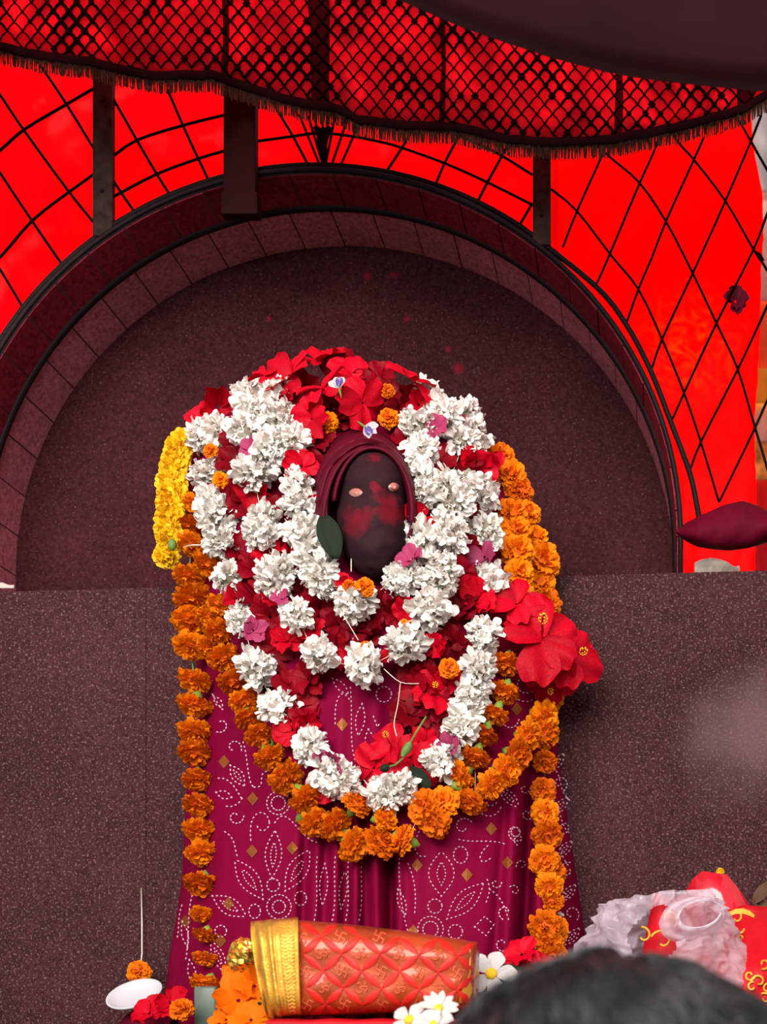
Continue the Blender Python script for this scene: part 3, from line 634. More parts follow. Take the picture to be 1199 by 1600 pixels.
for (ex, ey, rx, ry, tl) in ((556, 769.5, 10.5, 6.5, -0.05), (615.5, 761, 8.5, 7, -0.15)):
    mb = MB(); rows = []
    for j in range(6):
        s_ = j / 5; row = []
        for i in range(24):
            a = 2 * math.pi * i / 24; x = math.cos(a) * rx * (1 - s_); y = math.sin(a) * abs(math.sin(a)) ** 0.25 * ry * (1 - s_)
            xx, yy = ex + x * math.cos(tl) - y * math.sin(tl), ey + x * math.sin(tl) + y * math.cos(tl)
            row.append(P(xx, yy, idol_front(xx, yy) - 0.0008 - 0.0035 * math.sin(math.pi / 2 * s_)))
        rows.append(row)
    mb.grid(rows, True); e = mb.build('eye', M_EYE, idol)
    mb = MB(); q = P(ex + 1, ey, idol_front(ex, ey) - 0.0042); mb.ball(q, 0.0028, 0.001, 0.0028, 10, 6); mb.build('pupil', M_PUPIL, e)

# hood of maroon cloth around the head
hood = empty('head_cloth', P(575, 800, -0.36)); tag(hood, 'maroon cloth hood wrapped over the top of the idol head', 'cloth')
mb = MB(); rows = []
for i in range(81):
    a = lerp(-0.60, math.pi + 0.45, i / 80); row = []
    for j in range(29):
        s_ = j / 28
        cx, cy, rx, ry = lerp(578, 566, s_), lerp(797, 796, s_), lerp(66, 90, s_), lerp(96, 126, s_)
        px = cx - rx * math.cos(a); py = cy - ry * math.sin(a)
        u = s_ * 3.1 + 0.55 * math.sin(a * 1.3) + 0.25 * sn(a * 2, s_ * 2)
        ridge = abs((u % 1.0) - 0.5) * 2
        Y = lerp(-0.412, -0.335, s_ ** 1.5) - 0.011 * (1 - ridge ** 1.5) * min(1, 4 * s_, 4 * (1 - s_)) + 0.004 * sn(px / 16, py / 16, 3)
        row.append(P(px, py, Y))
    rows.append(row)
mb.grid(rows); solid(mb.build('outer_fold', M_HOOD, hood), 0.002)
mb = MB(); rows = []
for i in range(51):
    a = lerp(0.15, math.pi + 0.2, i / 50); row = []
    for j in range(9):
        s_ = j / 8; rx, ry = lerp(55, 68, s_), lerp(93, 104, s_)
        row.append(P(584 - rx * math.cos(a) - 2 * (1 - s_), 798 - ry * math.sin(a), lerp(-0.395, -0.420, math.sin(math.pi * s_)) + 0.006 * s_))
    rows.append(row)
mb.grid(rows); solid(mb.build('inner_fold', M_HOOD, hood), 0.002)
# ------------------------------------------------------------------ flower meshes (shared between copies)
def add_petal(mb, org, fwd, nrm, L, W, cup=0.2, curl=0.3, rows=4, cols=3, ruf=0.0, tip=0.55, r=None, base=0.25):
    fwd = fwd.normalized(); side = fwd.cross(nrm).normalized(); nn = side.cross(fwd).normalized(); g = []
    ph = (r or rng).uniform(0, 6.28)
    for i in range(rows):
        t = i / (rows - 1)
        w_ = W * (base + (1 - base) * math.sin(math.pi * min(1.0, t * 0.62 + 0.02)) ** 0.8) if t < 0.8 else W * lerp(0.93, tip, (t - 0.8) / 0.2)
        row = []
        for j in range(cols):
            s_ = 2 * j / (cols - 1) - 1
            z = cup * W * s_ * s_ - curl * L * t * t + ruf * W * t * math.sin(ph + s_ * 4.5 + t * 2)
            row.append(org + fwd * (L * t * (1 - 0.12 * s_ * s_ * t)) + side * (w_ * s_) + nn * z)
        g.append(row)
    mb.grid(g)
def sph(i, n, jit, r):
    z = 1 - 2 * (i + 0.5) / n; a = i * 2.399963 + r.uniform(-jit, jit); z += r.uniform(-jit, jit) * 0.15; z = max(-1, min(1, z)); q = math.sqrt(1 - z * z)
    return Vector((q * math.cos(a), q * math.sin(a), z))
def perp(d, r):
    v = Vector((r.uniform(-1, 1), r.uniform(-1, 1), r.uniform(-1, 1))); return d.cross(v).normalized()
def white_mesh(seed, spiky):
    r = random.Random(seed); mb = MB(); R = 1.0; nfl = 36
    for i in range(nfl):
        d = sph(i, nfl, 0.55, r); o_ = d * (0.48 + r.uniform(-0.14, 0.16)); fs = r.uniform(0.75, 1.3); p0 = perp(d, r); q0 = d.cross(p0); a0 = r.uniform(0, 6.28)
        for k_ in range(5):
            a = a0 + k_ * 1.2566 + r.uniform(-0.25, 0.25); rad = p0 * math.cos(a) + q0 * math.sin(a)
            op = r.uniform(0.55, 1.15) if r.random() > spiky else r.uniform(0.1, 0.5)
            f = d * math.cos(op) + rad * math.sin(op)
            add_petal(mb, o_, f, d * math.sin(op) - rad * math.cos(op), fs * r.uniform(0.28, 0.44) * (1.25 if op < 0.5 else 1), fs * r.uniform(0.13, 0.2), cup=-0.45, curl=r.uniform(-0.5, 0.45), rows=5, cols=4, ruf=0.25, r=r, tip=0.62)
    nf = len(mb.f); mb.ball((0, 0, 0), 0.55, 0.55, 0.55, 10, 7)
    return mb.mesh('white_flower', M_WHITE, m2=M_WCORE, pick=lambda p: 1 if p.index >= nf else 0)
def mari_mesh(seed, m=None, core=None, flat=0.72, name='marigold', th_max=1.75):
    r = random.Random(seed); mb = MB(); nring = 7
    for k_ in range(nring):
        th = th_max * (k_ + 0.3) / nring; cnt = max(3, int(19 * math.sin(min(th, 1.57)) + 1))
        for j in range(cnt):
            a = 2 * math.pi * (j + r.uniform(-0.3, 0.3)) / cnt + k_ * 0.5
            d = Vector((math.sin(th) * math.cos(a), math.sin(th) * math.sin(a), math.cos(th) * flat)); tang = Vector((-math.sin(a), math.cos(a), 0))
            f = (d + Vector((r.uniform(-0.2, 0.2), r.uniform(-0.2, 0.2), r.uniform(-0.15, 0.2)))).normalized()
            n_ = f.cross(tang)
            add_petal(mb, d * 0.36, f, n_, r.uniform(0.48, 0.66), r.uniform(0.17, 0.25), cup=r.uniform(-0.5, 0.3), curl=r.uniform(-0.15, 0.4), rows=4, cols=4, ruf=0.35, tip=0.75, r=r)
    nf = len(mb.f); mb.ball((0, 0, 0.05), 0.62, 0.62, 0.46, 12, 7)
    return mb.mesh(name, m or M_MARI, m2=core or M_MCORE, pick=lambda p: 1 if p.index >= nf else 0)
def calyx_mesh(seed):
    mb = MB(); mb.lathe([(0.0, -0.98), (0.10, -0.96), (0.14, -0.86), (0.24, -0.74), (0.30, -0.55), (0.30, -0.35), (0.34, -0.18), (0.26, 0.0)], 10)
    return mb.mesh('calyx', M_CALYX)
def tuft_mesh(seed, m, n_=7, name='red_petals'):
    r = random.Random(seed); mb = MB()
    for k_ in range(n_):
        a = k_ * 2.4 + r.uniform(-0.3, 0.3); op = r.uniform(0.7, 1.35)
        rad = Vector((math.cos(a), math.sin(a), 0)); f = Vector((0, 0, 1)) * math.cos(op) + rad * math.sin(op)
        add_petal(mb, Vector((0, 0, -0.1)) + rad * 0.08, f, Vector((0, 0, 1)) * math.sin(op) - rad * math.cos(op), r.uniform(0.8, 1.1), r.uniform(0.38, 0.55), cup=r.uniform(-0.1, 0.35), curl=r.uniform(-0.2, 0.45), rows=6, cols=6, ruf=0.22, tip=0.6, r=r, base=0.2)
    return mb.mesh(name, m)
def hib_petal_mesh(seed):
    r = random.Random(seed); mb = MB()
    add_petal(mb, Vector((0, 0, 0)), Vector((1, 0, 0.42)), Vector((-0.42, 0, 1)), 1.0, 0.50, cup=0.10, curl=0.34, rows=9, cols=11, ruf=0.2, tip=0.7, r=r, base=0.16)
    return mb.mesh('petal', M_RED)
WHITES = [white_mesh(s_, 0.15 + 0.08 * s_) for s_ in range(6)]
MARIS = [mari_mesh(20 + s_) for s_ in range(5)]
MARIS += [mari_mesh(40 + s_, flat=0.95, th_max=2.1) for s_ in range(2)]
YELS = [mari_mesh(60 + s_, M_YEL, M_YEL, 0.85, 'yellow_flower', 2.3) for s_ in range(3)]
CAL = calyx_mesh(0)
TUFT = [tuft_mesh(80 + s_, M_RED) for s_ in range(4)]; DTUFT = [tuft_mesh(90 + s_, M_DRED, 8) for s_ in range(4)]; PTUFT = [tuft_mesh(100 + s_, M_PINK, 5, 'pink_petals') for s_ in range(2)]
HP = [hib_petal_mesh(s_) for s_ in range(3)]
mb = MB(); mb.tube([(0, 0, 0), (0.05, 0, 0.35), (0.08, 0.02, 0.7), (0.16, 0.03, 0.95)], lambda t: 0.035 * (1 - 0.4 * t), 7); ST = mb.mesh('stamen', M_RED)
mb = MB()
for i in range(26):
    d = sph(i, 26, 0.4, rng); q = Vector((0.12, 0.025, 0.82)) + Vector((d.x * 0.1, d.y * 0.1, d.z * 0.16)); mb.ball(q, 0.022, 0.022, 0.022, 5, 4)
PO = mb.mesh('pollen', M_POLLEN)

def orient(pos, axis, size, spin=None, sq=(1, 1, 1)):
    axis = Vector(axis).normalized(); x = perp(axis, rng) if spin is None else (Vector(spin) - axis * Vector(spin).dot(axis)).normalized(); y = axis.cross(x)
    M = Matrix((x, y, axis)).transposed().to_4x4(); M.translation = pos
    return M @ Matrix.Diagonal((size * sq[0], size * sq[1], size * sq[2], 1))
def Yf(px, py, off): return saree_Y(px, py, False) - off
def jit(a): return rng.uniform(-a, a)
def put_white(parent, px, py, r, off=0.03):
    Y = Yf(px, py, off); return link('white_flower', rng.choice(WHITES), parent, orient(P(px, py, Y), (jit(1), jit(1), jit(1)), r * K(Y) * rng.uniform(1.0, 1.12), sq=(rng.uniform(0.85, 1.12), 1, rng.uniform(0.8, 1.05))))
def put_mari(parent, px, py, r, axis, off=0.03, calyx=True, me=None, Y=None, sq=(1, 1, 1), name='marigold'):
    Y = Yf(px, py, off) if Y is None else Y
    ax = Vector((axis[0] + jit(0.2), axis[1] + jit(0.12), axis[2] + jit(0.15)))
    o = link(name, me or rng.choice(MARIS[:5]), parent, orient(P(px, py, Y), ax, r * K(Y) * 1.06, sq=sq))
    if calyx:
        c = link('calyx', CAL, o, parent_world(o) @ Matrix.Diagonal((1, 1, rng.uniform(0.85, 1.2), 1)))
    return o
def put_tuft(parent, px, py, r, off=0.022, pool=None, ax=None):
    Y = Yf(px, py, off); pool = pool or TUFT
    return link(pool[0].name.split('.')[0], rng.choice(pool), parent, orient(P(px, py, Y), ax or (jit(0.6), -1, jit(0.6)), r * K(Y)))
def string(parent, pl, off, rad=0.0005, m=None, Yfix=None, n=4):
    pts = [P(x, y, (Yf(x, y, off) if Yfix is None else Yfix)) for x, y in pl]
    mb = MB(); mb.tube(catmull(pts, n), rad, 5); return mb.build('thread', m or M_THREAD, parent)

# ------------------------------------------------------------------ garlands
GL = 'white flower garlands on the idol'
G1 = empty('white_garland', P(562, 940, -0.41)); tag(G1, 'shortest white flower garland, its loop ending just under the idol face', 'garland', GL)
A1 = [(437, 618), (444, 655), (456, 692), (466, 760), (468, 786), (474, 836), (490, 868), (500, 900), (512, 918), (556, 942), (620, 905), (640, 900), (655, 845), (664, 772), (662, 745), (660, 705), (652, 668), (640, 655)]
G2 = empty('white_garland', P(570, 1040, -0.41)); tag(G2, 'middle white flower garland, its loop ending at the chest', 'garland', GL)
A2 = [(392, 615), (400, 648), (388, 676), (418, 704), (398, 738), (412, 820), (408, 834), (436, 892), (430, 905), (462, 960), (500, 1022), (571, 1040), (632, 1006), (673, 950), (692, 885), (690, 905), (703, 832), (708, 790), (700, 760), (722, 690), (690, 652), (668, 618)]
G3 = empty('white_garland', P(610, 1240, -0.42)); tag(G3, 'longest white flower garland, its loop reaching down to the belly', 'garland', GL)
A3 = [(322, 684), (340, 676), (324, 738), (330, 788), (340, 806), (344, 845), (357, 902), (379, 970), (402, 1046), (434, 1104), (484, 1166), (518, 1206), (534, 1222), (600, 1242), (626, 1232), (690, 1188), (720, 1140), (727, 1120), (735, 1085), (750, 1048), (756, 992), (766, 908), (760, 830), (752, 772), (732, 758), (738, 684), (728, 655)]
R1 = {(437, 618): 30, (512, 918): 25, (640, 900): 24, (662, 745): 26, (640, 655): 20}
for g, A, off in ((G1, A1, 0.034), (G2, A2, 0.040), (G3, A3, 0.032)):
    for (x, y) in A: put_white(g, x, y, R1.get((x, y), rng.uniform(30, 35)), off + jit(0.004))
    string(g, A, off - 0.012)
# red and pink petals strung between the white flowers
for (x, y, r) in ((397, 768, 32), (470, 728, 30), (500, 792, 22), (655, 812, 30), (655, 632, 24), (540, 915, 20), (470, 870, 20)): put_tuft(G1, x, y, r, 0.032)
for (x, y, r) in ((644, 872, 24), (682, 668, 22), (492, 845, 10)): put_tuft(G1, x, y, r, 0.05, PTUFT)
for (x, y, r) in ((420, 862, 30), (450, 1000, 30), (490, 985, 24), (430, 930, 26), (540, 1030, 20), (680, 1010, 26), (640, 955, 26), (600, 1030, 18), (745, 728, 34)): put_tuft(G2, x, y, r, 0.024)
for (x, y, r) in ((395, 702, 22), (716, 662, 20), (440, 935, 18)): put_tuft(G2, x, y, r, 0.046, PTUFT)
for (x, y, r) in ((342, 636, 36), (312, 654, 24), (370, 935, 26), (770, 735, 30), (455, 1140, 32), (480, 1130, 22), (518, 1236, 26), (745, 935, 34), (700, 1060, 26), (660, 1160, 26)): put_tuft(G3, x, y, r, 0.022)
for (x, y, r) in ((396, 985, 22), (520, 1188, 24), (505, 1192, 18), (756, 870, 26), (702, 1165, 20)): put_tuft(G3, x, y, r, 0.042, PTUFT)
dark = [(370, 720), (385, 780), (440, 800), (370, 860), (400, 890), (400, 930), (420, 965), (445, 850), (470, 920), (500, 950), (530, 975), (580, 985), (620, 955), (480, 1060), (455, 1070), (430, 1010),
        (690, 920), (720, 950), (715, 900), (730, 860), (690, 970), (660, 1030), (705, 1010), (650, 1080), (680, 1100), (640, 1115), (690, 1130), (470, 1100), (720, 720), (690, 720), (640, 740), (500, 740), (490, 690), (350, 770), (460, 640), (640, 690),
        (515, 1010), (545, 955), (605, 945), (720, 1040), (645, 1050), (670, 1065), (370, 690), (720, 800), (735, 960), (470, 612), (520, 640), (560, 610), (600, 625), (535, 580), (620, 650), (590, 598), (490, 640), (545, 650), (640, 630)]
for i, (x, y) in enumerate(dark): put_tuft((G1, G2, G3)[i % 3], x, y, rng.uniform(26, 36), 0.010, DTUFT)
for (x, y, r) in ((330, 705, 12), (345, 750, 13), (570, 918, 16), (545, 915, 10), (572, 1010, 9), (632, 975, 8)): put_mari(G3 if x < 400 else G1, x, y, r, (0, -1, 0.2), 0.05, False)
# loose thread ends
string(G2, [(600, 1045), (626, 1066), (655, 1068)], 0.05, 0.00045); string(G2, [(626, 1066), (622, 1100), (616, 1130), (620, 1150)], 0.045, 0.00045); string(G1, [(530, 950), (545, 975), (560, 1000)], 0.045, 0.0005)
string(G3, [(288, 855), (300, 852), (316, 852)], 0.075, 0.0012); string(G1, [(549, 873), (549, 893)], 0.07, 0.0006)

# marigold loop inside the long white garland
ML = empty('marigold_garland', P(590, 1315, -0.42)); tag(ML, 'long looped orange marigold garland hanging below the white garlands', 'garland')
loopL = [(342, 985, 25), (349, 1026, 28), (366, 1064, 27), (382, 1094, 26), (389, 1122, 24), (404, 1148, 24), (421, 1182, 26), (446, 1214, 31), (478, 1246, 30), (492, 1284, 28), (522, 1288, 30), (552, 1320, 30), (592, 1318, 32), (600, 1278, 26), (633, 1312, 28), (557, 1258, 26), (664, 1262, 30), (692, 1256, 30), (680, 1284, 28), (722, 1210, 26), (738, 1252, 27), (744, 1182, 26), (757, 1146, 25), (774, 1114, 24), (788, 1080, 26), (792, 1036, 26)]
for i, (x, y, r) in enumerate(loopL):
    a = loopL[max(i - 1, 0)]; b_ = loopL[min(i + 1, len(loopL) - 1)]
    t = Vector((b_[0] - a[0], 0, -(b_[1] - a[1]))).normalized()
    if x > 640: t = -t
    big = x > 655 and x < 700
    put_mari(ML, x, y, r * (0.96 if not big else 1), (t.x, -0.45 if not big else -1.4, t.z - 0.05), 0.030, not big, sq=(1, 1, 0.85))
for (x, y) in ((440, 1238), (395, 1108), (418, 1160), (455, 1225), (480, 1268), (545, 1296), (615, 1300), (705, 1225), (730, 1225)):
    Y = Yf(x, y, 0.022); link('calyx_bud', CAL, ML, orient(P(x, y, Y), (jit(1), -0.3, jit(1)), 26 * K(Y)))
string(ML, [(x, y) for x, y, r in loopL if (x, y) not in ((600, 1278), (557, 1258), (680, 1284), (722, 1210))], 0.012)
put_mari(ML, 702, 1045, 17, (0, -1, 0), 0.045, False)
# right-hand marigold garland: shoulder to elbow, then a branch sweeping down into the belly loop
MR = empty('marigold_garland', P(850, 945, -0.25)); tag(MR, 'orange marigold garland running over the right shoulder past the red hibiscus', 'garland')
rs = [(782, 716, 24), (797, 744, 28), (811, 768, 24), (800, 804, 26), (824, 803, 22), (806, 830, 26), (838, 840, 20), (808, 862, 28), (845, 878, 34), (812, 896, 24), (842, 912, 28), (851, 944, 28), (816, 930, 22), (858, 1088, 26), (848, 1120, 28), (852, 1146, 26), (822, 1152, 26), (806, 1180, 28), (788, 1206, 28), (766, 1226, 26)]
for (x, y, r) in rs: put_mari(MR, x, y, r, (0.35, -0.9, 0.15) if y < 1000 else (0.85, -0.5, 0.1 if y < 1100 else -0.35), 0.036 if y < 1000 else 0.042, y > 1100)
string(MR, [(782, 716), (806, 790), (825, 850), (845, 900), (851, 944), (856, 1010), (858, 1088), (850, 1135), (820, 1165), (788, 1206), (766, 1226)], 0.012)
# left hanging string
MS = empty('marigold_string', P(320, 1600, -0.29)); tag(MS, 'straight hanging string of spaced orange marigolds at the left edge', 'garland')
ls = [(303, 786, 18), (302, 820, 22), (300, 850, 24), (330, 882, 28), (296, 900, 26), (304, 935, 32), (342, 944, 20), (300, 970, 32), (330, 962, 22), (298, 1010, 28), (328, 1008, 22), (304, 1062, 27), (305, 1101, 28), (305, 1142, 28), (306, 1175, 28), (309, 1217, 25), (313, 1257, 28), (315, 1297, 29), (316, 1332, 28), (316, 1380, 30), (316, 1428, 20), (321, 1460, 21), (321, 1497, 21), (325, 1538, 28), (323, 1580, 26)]
Ys = lambda y: lerp(-0.272, -0.33, smooth(900, 1600, y))
for (x, y, r) in ls:
    thin = y > 1400
    put_mari(MS, x, y, r, (0.0, -0.5, -0.95), Y=min(Ys(y), saree_Y(x, y, False) - 0.022), sq=(1, 1, 0.62 if thin else 0.74))
string(MS, [(x, y) for x, y, r in ls if y > 1020 or x < 305], 0.0, 0.0012, M_STEM, Yfix=-0.262)
# right hanging string
MT = empty('marigold_string', P(858, 1500, -0.29)); tag(MT, 'hanging string of orange marigolds on the right side of the magenta cloth', 'garland')
rt = [(852, 1190, 20), (850, 1235, 21), (852, 1270, 23), (854, 1304, 26), (850, 1345, 26), (864, 1362, 22), (858, 1385, 24), (864, 1408, 20), (852, 1448, 28), (868, 1452, 22), (858, 1474, 24), (862, 1494, 26)]
for (x, y, r) in rt: put_mari(MT, x, y, r, (0.1, -0.85, -0.4), Y=min(-0.285, saree_Y(x, y, False) - 0.024), calyx=y < 1420)
string(MT, [(852, 1180), (850, 1235), (852, 1304), (853, 1385), (858, 1440), (862, 1494)], 0.0, 0.0018, M_STEM, Yfix=-0.28)
mb = MB(); mb.tube([P(835, 1437, -0.31), P(850, 1428, -0.325), P(866, 1424, -0.32), P(880, 1430, -0.30)], 0.0022, 6); mb.build('knot', M_THREAD, MT)
# dense yellow strand
YS = empty('yellow_garland', P(263, 885, -0.24)); tag(YS, 'short dense yellow flower strand hanging at the left shoulder', 'garland')
ys = [(287, 690, 21), (279, 704, 23), (274, 720, 23), (272, 738, 24), (270, 756, 25), (271, 774, 25), (268, 792, 25), (266, 810, 25), (266, 828, 24), (266, 846, 22), (262, 868, 22)]
for (x, y, r) in ys: put_mari(YS, x + jit(2), y, r, (-0.2, -0.8, -0.3), Y=-0.245 - 0.03 * smooth(700, 850, y), calyx=False, me=rng.choice(YELS), name='yellow_flower')
q = P(269, 851, -0.305); mb = MB(); mb.ball(q, 0.006, 0.005, 0.008, 8, 6); mb.build('bud', M_STEM, YS)

# ------------------------------------------------------------------ hibiscus flowers
def hibiscus(px, py, r, Y, axis, label, group=None, spin=None, stamen=True):
    M = orient(P(px, py, Y), axis, r * K(Y), spin); h = bpy.data.objects.new('hibiscus', None); C.objects.link(h); h.empty_display_size = 0.02
    h.matrix_basis = Matrix.Translation(M.translation); tag(h, label, 'flower', group)
    for k_ in range(5):
        o = link('petal', HP[(k_ + int(px)) % 3], h, M @ Matrix.Rotation(k_ * 2 * math.pi / 5 + jit(0.2), 4, 'Z') @ Matrix.Rotation(jit(0.4), 4, 'Y') @ Matrix.Rotation(jit(0.3), 4, 'X') @ Matrix.Scale(rng.uniform(0.85, 1.1), 4) @ Matrix.Translation((0.04, 0, 0.012 * k_)))
    if stamen:
        s_ = link('stamen', ST, h, M); link('pollen', PO, s_, M)
    return h
HG = 'red hibiscus flowers on the idol'
hibiscus(846, 1000, 66, -0.345, (0.05, -1, 0.25), 'large open red hibiscus at the right elbow of the idol, nearer the white flowers', HG)
hibiscus(886, 1026, 56, -0.30, (0.5, -0.9, 0.0), 'outermost red hibiscus at the right elbow, overlapping the granite', HG)
hibiscus(806, 945, 42, -0.345, (0.1, -0.8, 0.6), 'red hibiscus just above the large one at the right elbow', HG, stamen=False)
hibiscus(862, 1058, 44, -0.30, (0.0, -0.7, -0.6), 'red hibiscus drooping below the pair at the right elbow', HG)
hibiscus(500, 566, 40, -0.29, (-0.1, -0.6, 0.8), 'topmost red hibiscus at the peak of the idol crown', HG, stamen=False)
hibiscus(456, 590, 44, -0.315, (-0.5, -0.8, 0.5), 'red hibiscus left of the crown peak above the left white flowers', HG, stamen=False)
hibiscus(414, 588, 26, -0.30, (-0.5, -0.5, 0.6), 'small red hibiscus peeking above the top left white flowers', HG, stamen=False)
hibiscus(505, 608, 42, -0.35, (-0.5, -0.7, 0.6), 'red hibiscus below the crown peak beside the white and violet pea flower', HG, stamen=False)
hibiscus(552, 592, 40, -0.31, (0.4, -0.7, 0.6), 'dark red hibiscus right of the crown peak', HG, stamen=False)
hibiscus(566, 630, 40, -0.36, (0.7, -0.7, -0.3), 'red hibiscus at the brow above the maroon hood', HG, stamen=False)
hibiscus(645, 596, 42, -0.325, (0.6, -0.5, 0.8), 'red hibiscus above the top right white flowers', HG, stamen=False)
hibiscus(488, 655, 36, -0.355, (-0.4, -1, -0.1), 'dark red hibiscus left of the hood beside the white flowers', HG, stamen=False)
hibiscus(612, 1168, 40, -0.425, (-0.1, -0.9, 0.3), 'red hibiscus resting inside the bottom of the longest white garland', HG)
hibiscus(585, 1200, 40, -0.425, (-0.5, -0.9, 0.1), 'red hibiscus lowest inside the longest white garland', HG, stamen=False)
hibiscus(646, 1196, 42, -0.425, (0.4, -0.9, -0.1), 'red hibiscus lying right of its neighbours inside the longest white garland', HG, stamen=False)
hibiscus(680, 1085, 40, -0.40, (0.3, -0.9, 0.3), 'red hibiscus behind the right strand of the longest white garland', HG)
# buds on stalks
for (x0, y0, x1, y1, x2, y2, lb) in ((666, 1120, 650, 1145, 636, 1170, 'green bud on a thin stalk above the hibiscus at the belly'), (630, 1185, 618, 1195, 602, 1200, 'green bud lying across the hibiscus at the belly')):
    bd = empty('flower_bud', P(x2, y2, -0.465)); tag(bd, lb, 'bud')
    mb = MB(); mb.tube([P(x0, y0, -0.45), P(x1, y1, -0.462), P(x2, y2, -0.466)], 0.0012, 6); mb.build('stalk', M_STEM, bd)
    a = P(lerp(x1, x2, 0.6), lerp(y1, y2, 0.6), -0.466); b_ = P(x2 - (x1 - x2) * 0.5, y2 - (y1 - y2) * 0.5, -0.468); mb = MB(); mb.tube([lerp(a, b_, t) for t in (0, 0.2, 0.5, 0.8, 1)], lambda t: 0.001 + 0.0045 * math.sin(math.pi * (0.1 + 0.85 * t)), 8); mb.build('bud', M_LEAF if y2 > 1190 else M_STEM, bd)
for (x, y, a, r, Y, lb) in ((516, 838, 1.25, 36, -0.425, 'dark green oval leaf beside the left cheek of the idol'), (428, 1075, 1.2, 30, -0.36, 'narrow green leaf behind the left strand of the longest white garland'), (655, 1215, 0.7, 24, -0.43, 'dark green leaf under the white flowers at the belly right')):
    mb = MB(); rows = []
    for i in range(11):
        t = i / 10; w_ = 0.52 * math.sin(math.pi * (0.06 + 0.9 * t)) ** 0.7
        rows.append([Vector((2 * t - 1, s_ * w_, 0.14 * s_ * s_ - 0.15 * (2 * t - 1) ** 2)) for s_ in (-1, -0.5, 0, 0.5, 1)])
    mb.grid(rows); M = orient(P(x, y, Y), (0.1, -1, 0.1), r * K(Y), spin=(math.cos(a), 0, -math.sin(a)))
    o = link('leaf', mb.mesh('leaf', M_LEAF), None, M); solid(o, 0.04); tag(o, lb, 'leaf')
# small orange flowers tucked behind the hood
for (x, y, r, lb) in ((512, 662, 20, 'dull orange marigold tucked left of the hood top under red petals'), (608, 655, 18, 'dull orange marigold tucked right of the hood top under red petals'), (606, 612, 13, 'tiny yellow flower between red petals right of the crown')):
    Y = -0.345; o = link('marigold', MARIS[1], None, orient(P(x, y, Y), (0, -1, 0.2), r * K(Y))); tag(o, lb, 'flower')
# butterfly pea flowers
def pea(px, py, Y, r, axis, spin, label):
    M = orient(P(px, py, Y), axis, r * K(Y), spin); h = bpy.data.objects.new('pea_flower', None); C.objects.link(h); h.matrix_basis = Matrix.Translation(M.translation); tag(h, label, 'flower')
    for k_ in range(3):
        mb = MB(); a = -0.7 + 0.7 * k_; add_petal(mb, Vector((0, 0, 0)), Vector((math.cos(a), math.sin(a), 0.25)), Vector((0, 0, 1)), 1.0, 0.34, cup=0.3, curl=0.2, rows=6, cols=5, ruf=0.1); link('petal', mb.mesh('petal', mat('pea_white', (0.5, 0.47, 0.48), 0.6, trans=0.2)), h, M)
    mb = MB(); add_petal(mb, Vector((0.1, 0, 0.05)), Vector((1, -0.6, 0.5)), Vector((0, 0, 1)), 0.8, 0.3, cup=0.5, curl=0.4, rows=6, cols=5); link('keel', mb.mesh('keel', M_VIOLET), h, M)
    mb = MB(); mb.tube([(-0.9, 0.1, 0), (-0.5, 0.05, 0), (-0.1, 0, 0), (0.15, 0, 0.02)], lambda t: 0.03 + 0.12 * t * (1.1 - t) * 2, 7); link('stalk', mb.mesh('stalk', M_STEM), h, M)
pea(530, 606, -0.40, 19, (0, -1, 0.2), (-0.3, 0, 0.8), 'white pea flower with violet keel on the red crown flowers')
pea(572, 668, -0.425, 20, (0, -1, 0.2), (0.8, 0, -0.5), 'white pea flower with violet tip lying on the hood top')

M_ROSE = mat('rose_maroon', (0.20, 0.004, 0.03), 0.6, trans=0.15)
o = link('rose', tuft_mesh(333, M_ROSE, 11, 'rose'), None, orient(P(1150, 470, -0.160), (0.2, -1, 0.15), 25 * K(-0.160), sq=(0.8, 1.1, 0.8), spin=(1, 0, 0)))
tag(o, 'single dark crimson rose caught in the lattice before the right red cloth', 'rose')
# ------------------------------------------------------------------ ledge things at right
mb = MB(); rows = []
for i in range(41):
    u = i / 40; px = lerp(1057, 1300, u)
    top = interp([(1057, 828), (1075, 815), (1100, 803), (1130, 789), (1160, 782), (1180, 788), (1199, 798), (1250, 806), (1300, 830)], px); bot = interp([(1057, 832), (1070, 845), (1090, 855), (1115, 859), (1140, 861), (1170, 857), (1199, 848), (1250, 846), (1300, 840)], px)
    row = []
    for j in range(20):
        a = 2 * math.pi * j / 20; h_ = (bot - top) / 2; cy = (bot + top) / 2
        py = cy - h_ * math.cos(a); Y = -0.182 - 0.036 * min(1, h_ / 25) * math.sin(a) + 0.006 * sn(px / 22, py / 14, 5) + 0.003 * sn(px / 9, py / 12, 8)
        row.append(P(px + 2 * sn(py / 10, 1), py, Y))
    rows.append(row)
mb.grid(rows, True); mb.f.append(tuple(range(20))); o = mb.build('cloth_bundle', M_MAROON); tag(o, 'dark maroon cloth bundle lying on the ledge at the right', 'bundle')
mb = MB(); rows = []
for i in range(15):
    u = i / 14; px = lerp(1086, 1156, u); h_ = 26 * (0.5 + 0.5 * math.sin(math.pi * min(1, u + 0.15))) + 3 * sn(u * 6, 3); zl = ledge_z(P(px, 880, -0.17).x)
    base = P(px, 880, -0.178); row = []
    for a, b_ in ((0, -0.008), (0.5, -0.011), (1, -0.004), (1, 0.010), (0.4, 0.016), (0, 0.014)):
        row.append(Vector((base.x, -0.172 + b_ + 0.003 * sn(u * 8, a * 3), zl + h_ * 0.00092 * a + 0.0004)))
    rows.append(row)
mb.grid(rows, True); mb.f.append(tuple(range(6))); mb.f.append(tuple(84 + k_ for k_ in reversed(range(6)))); o = mb.build('stone_chip', M_STONEC, smoothit=False); tag(o, 'flat broken stone chip under the maroon bundle on the ledge', 'stone')

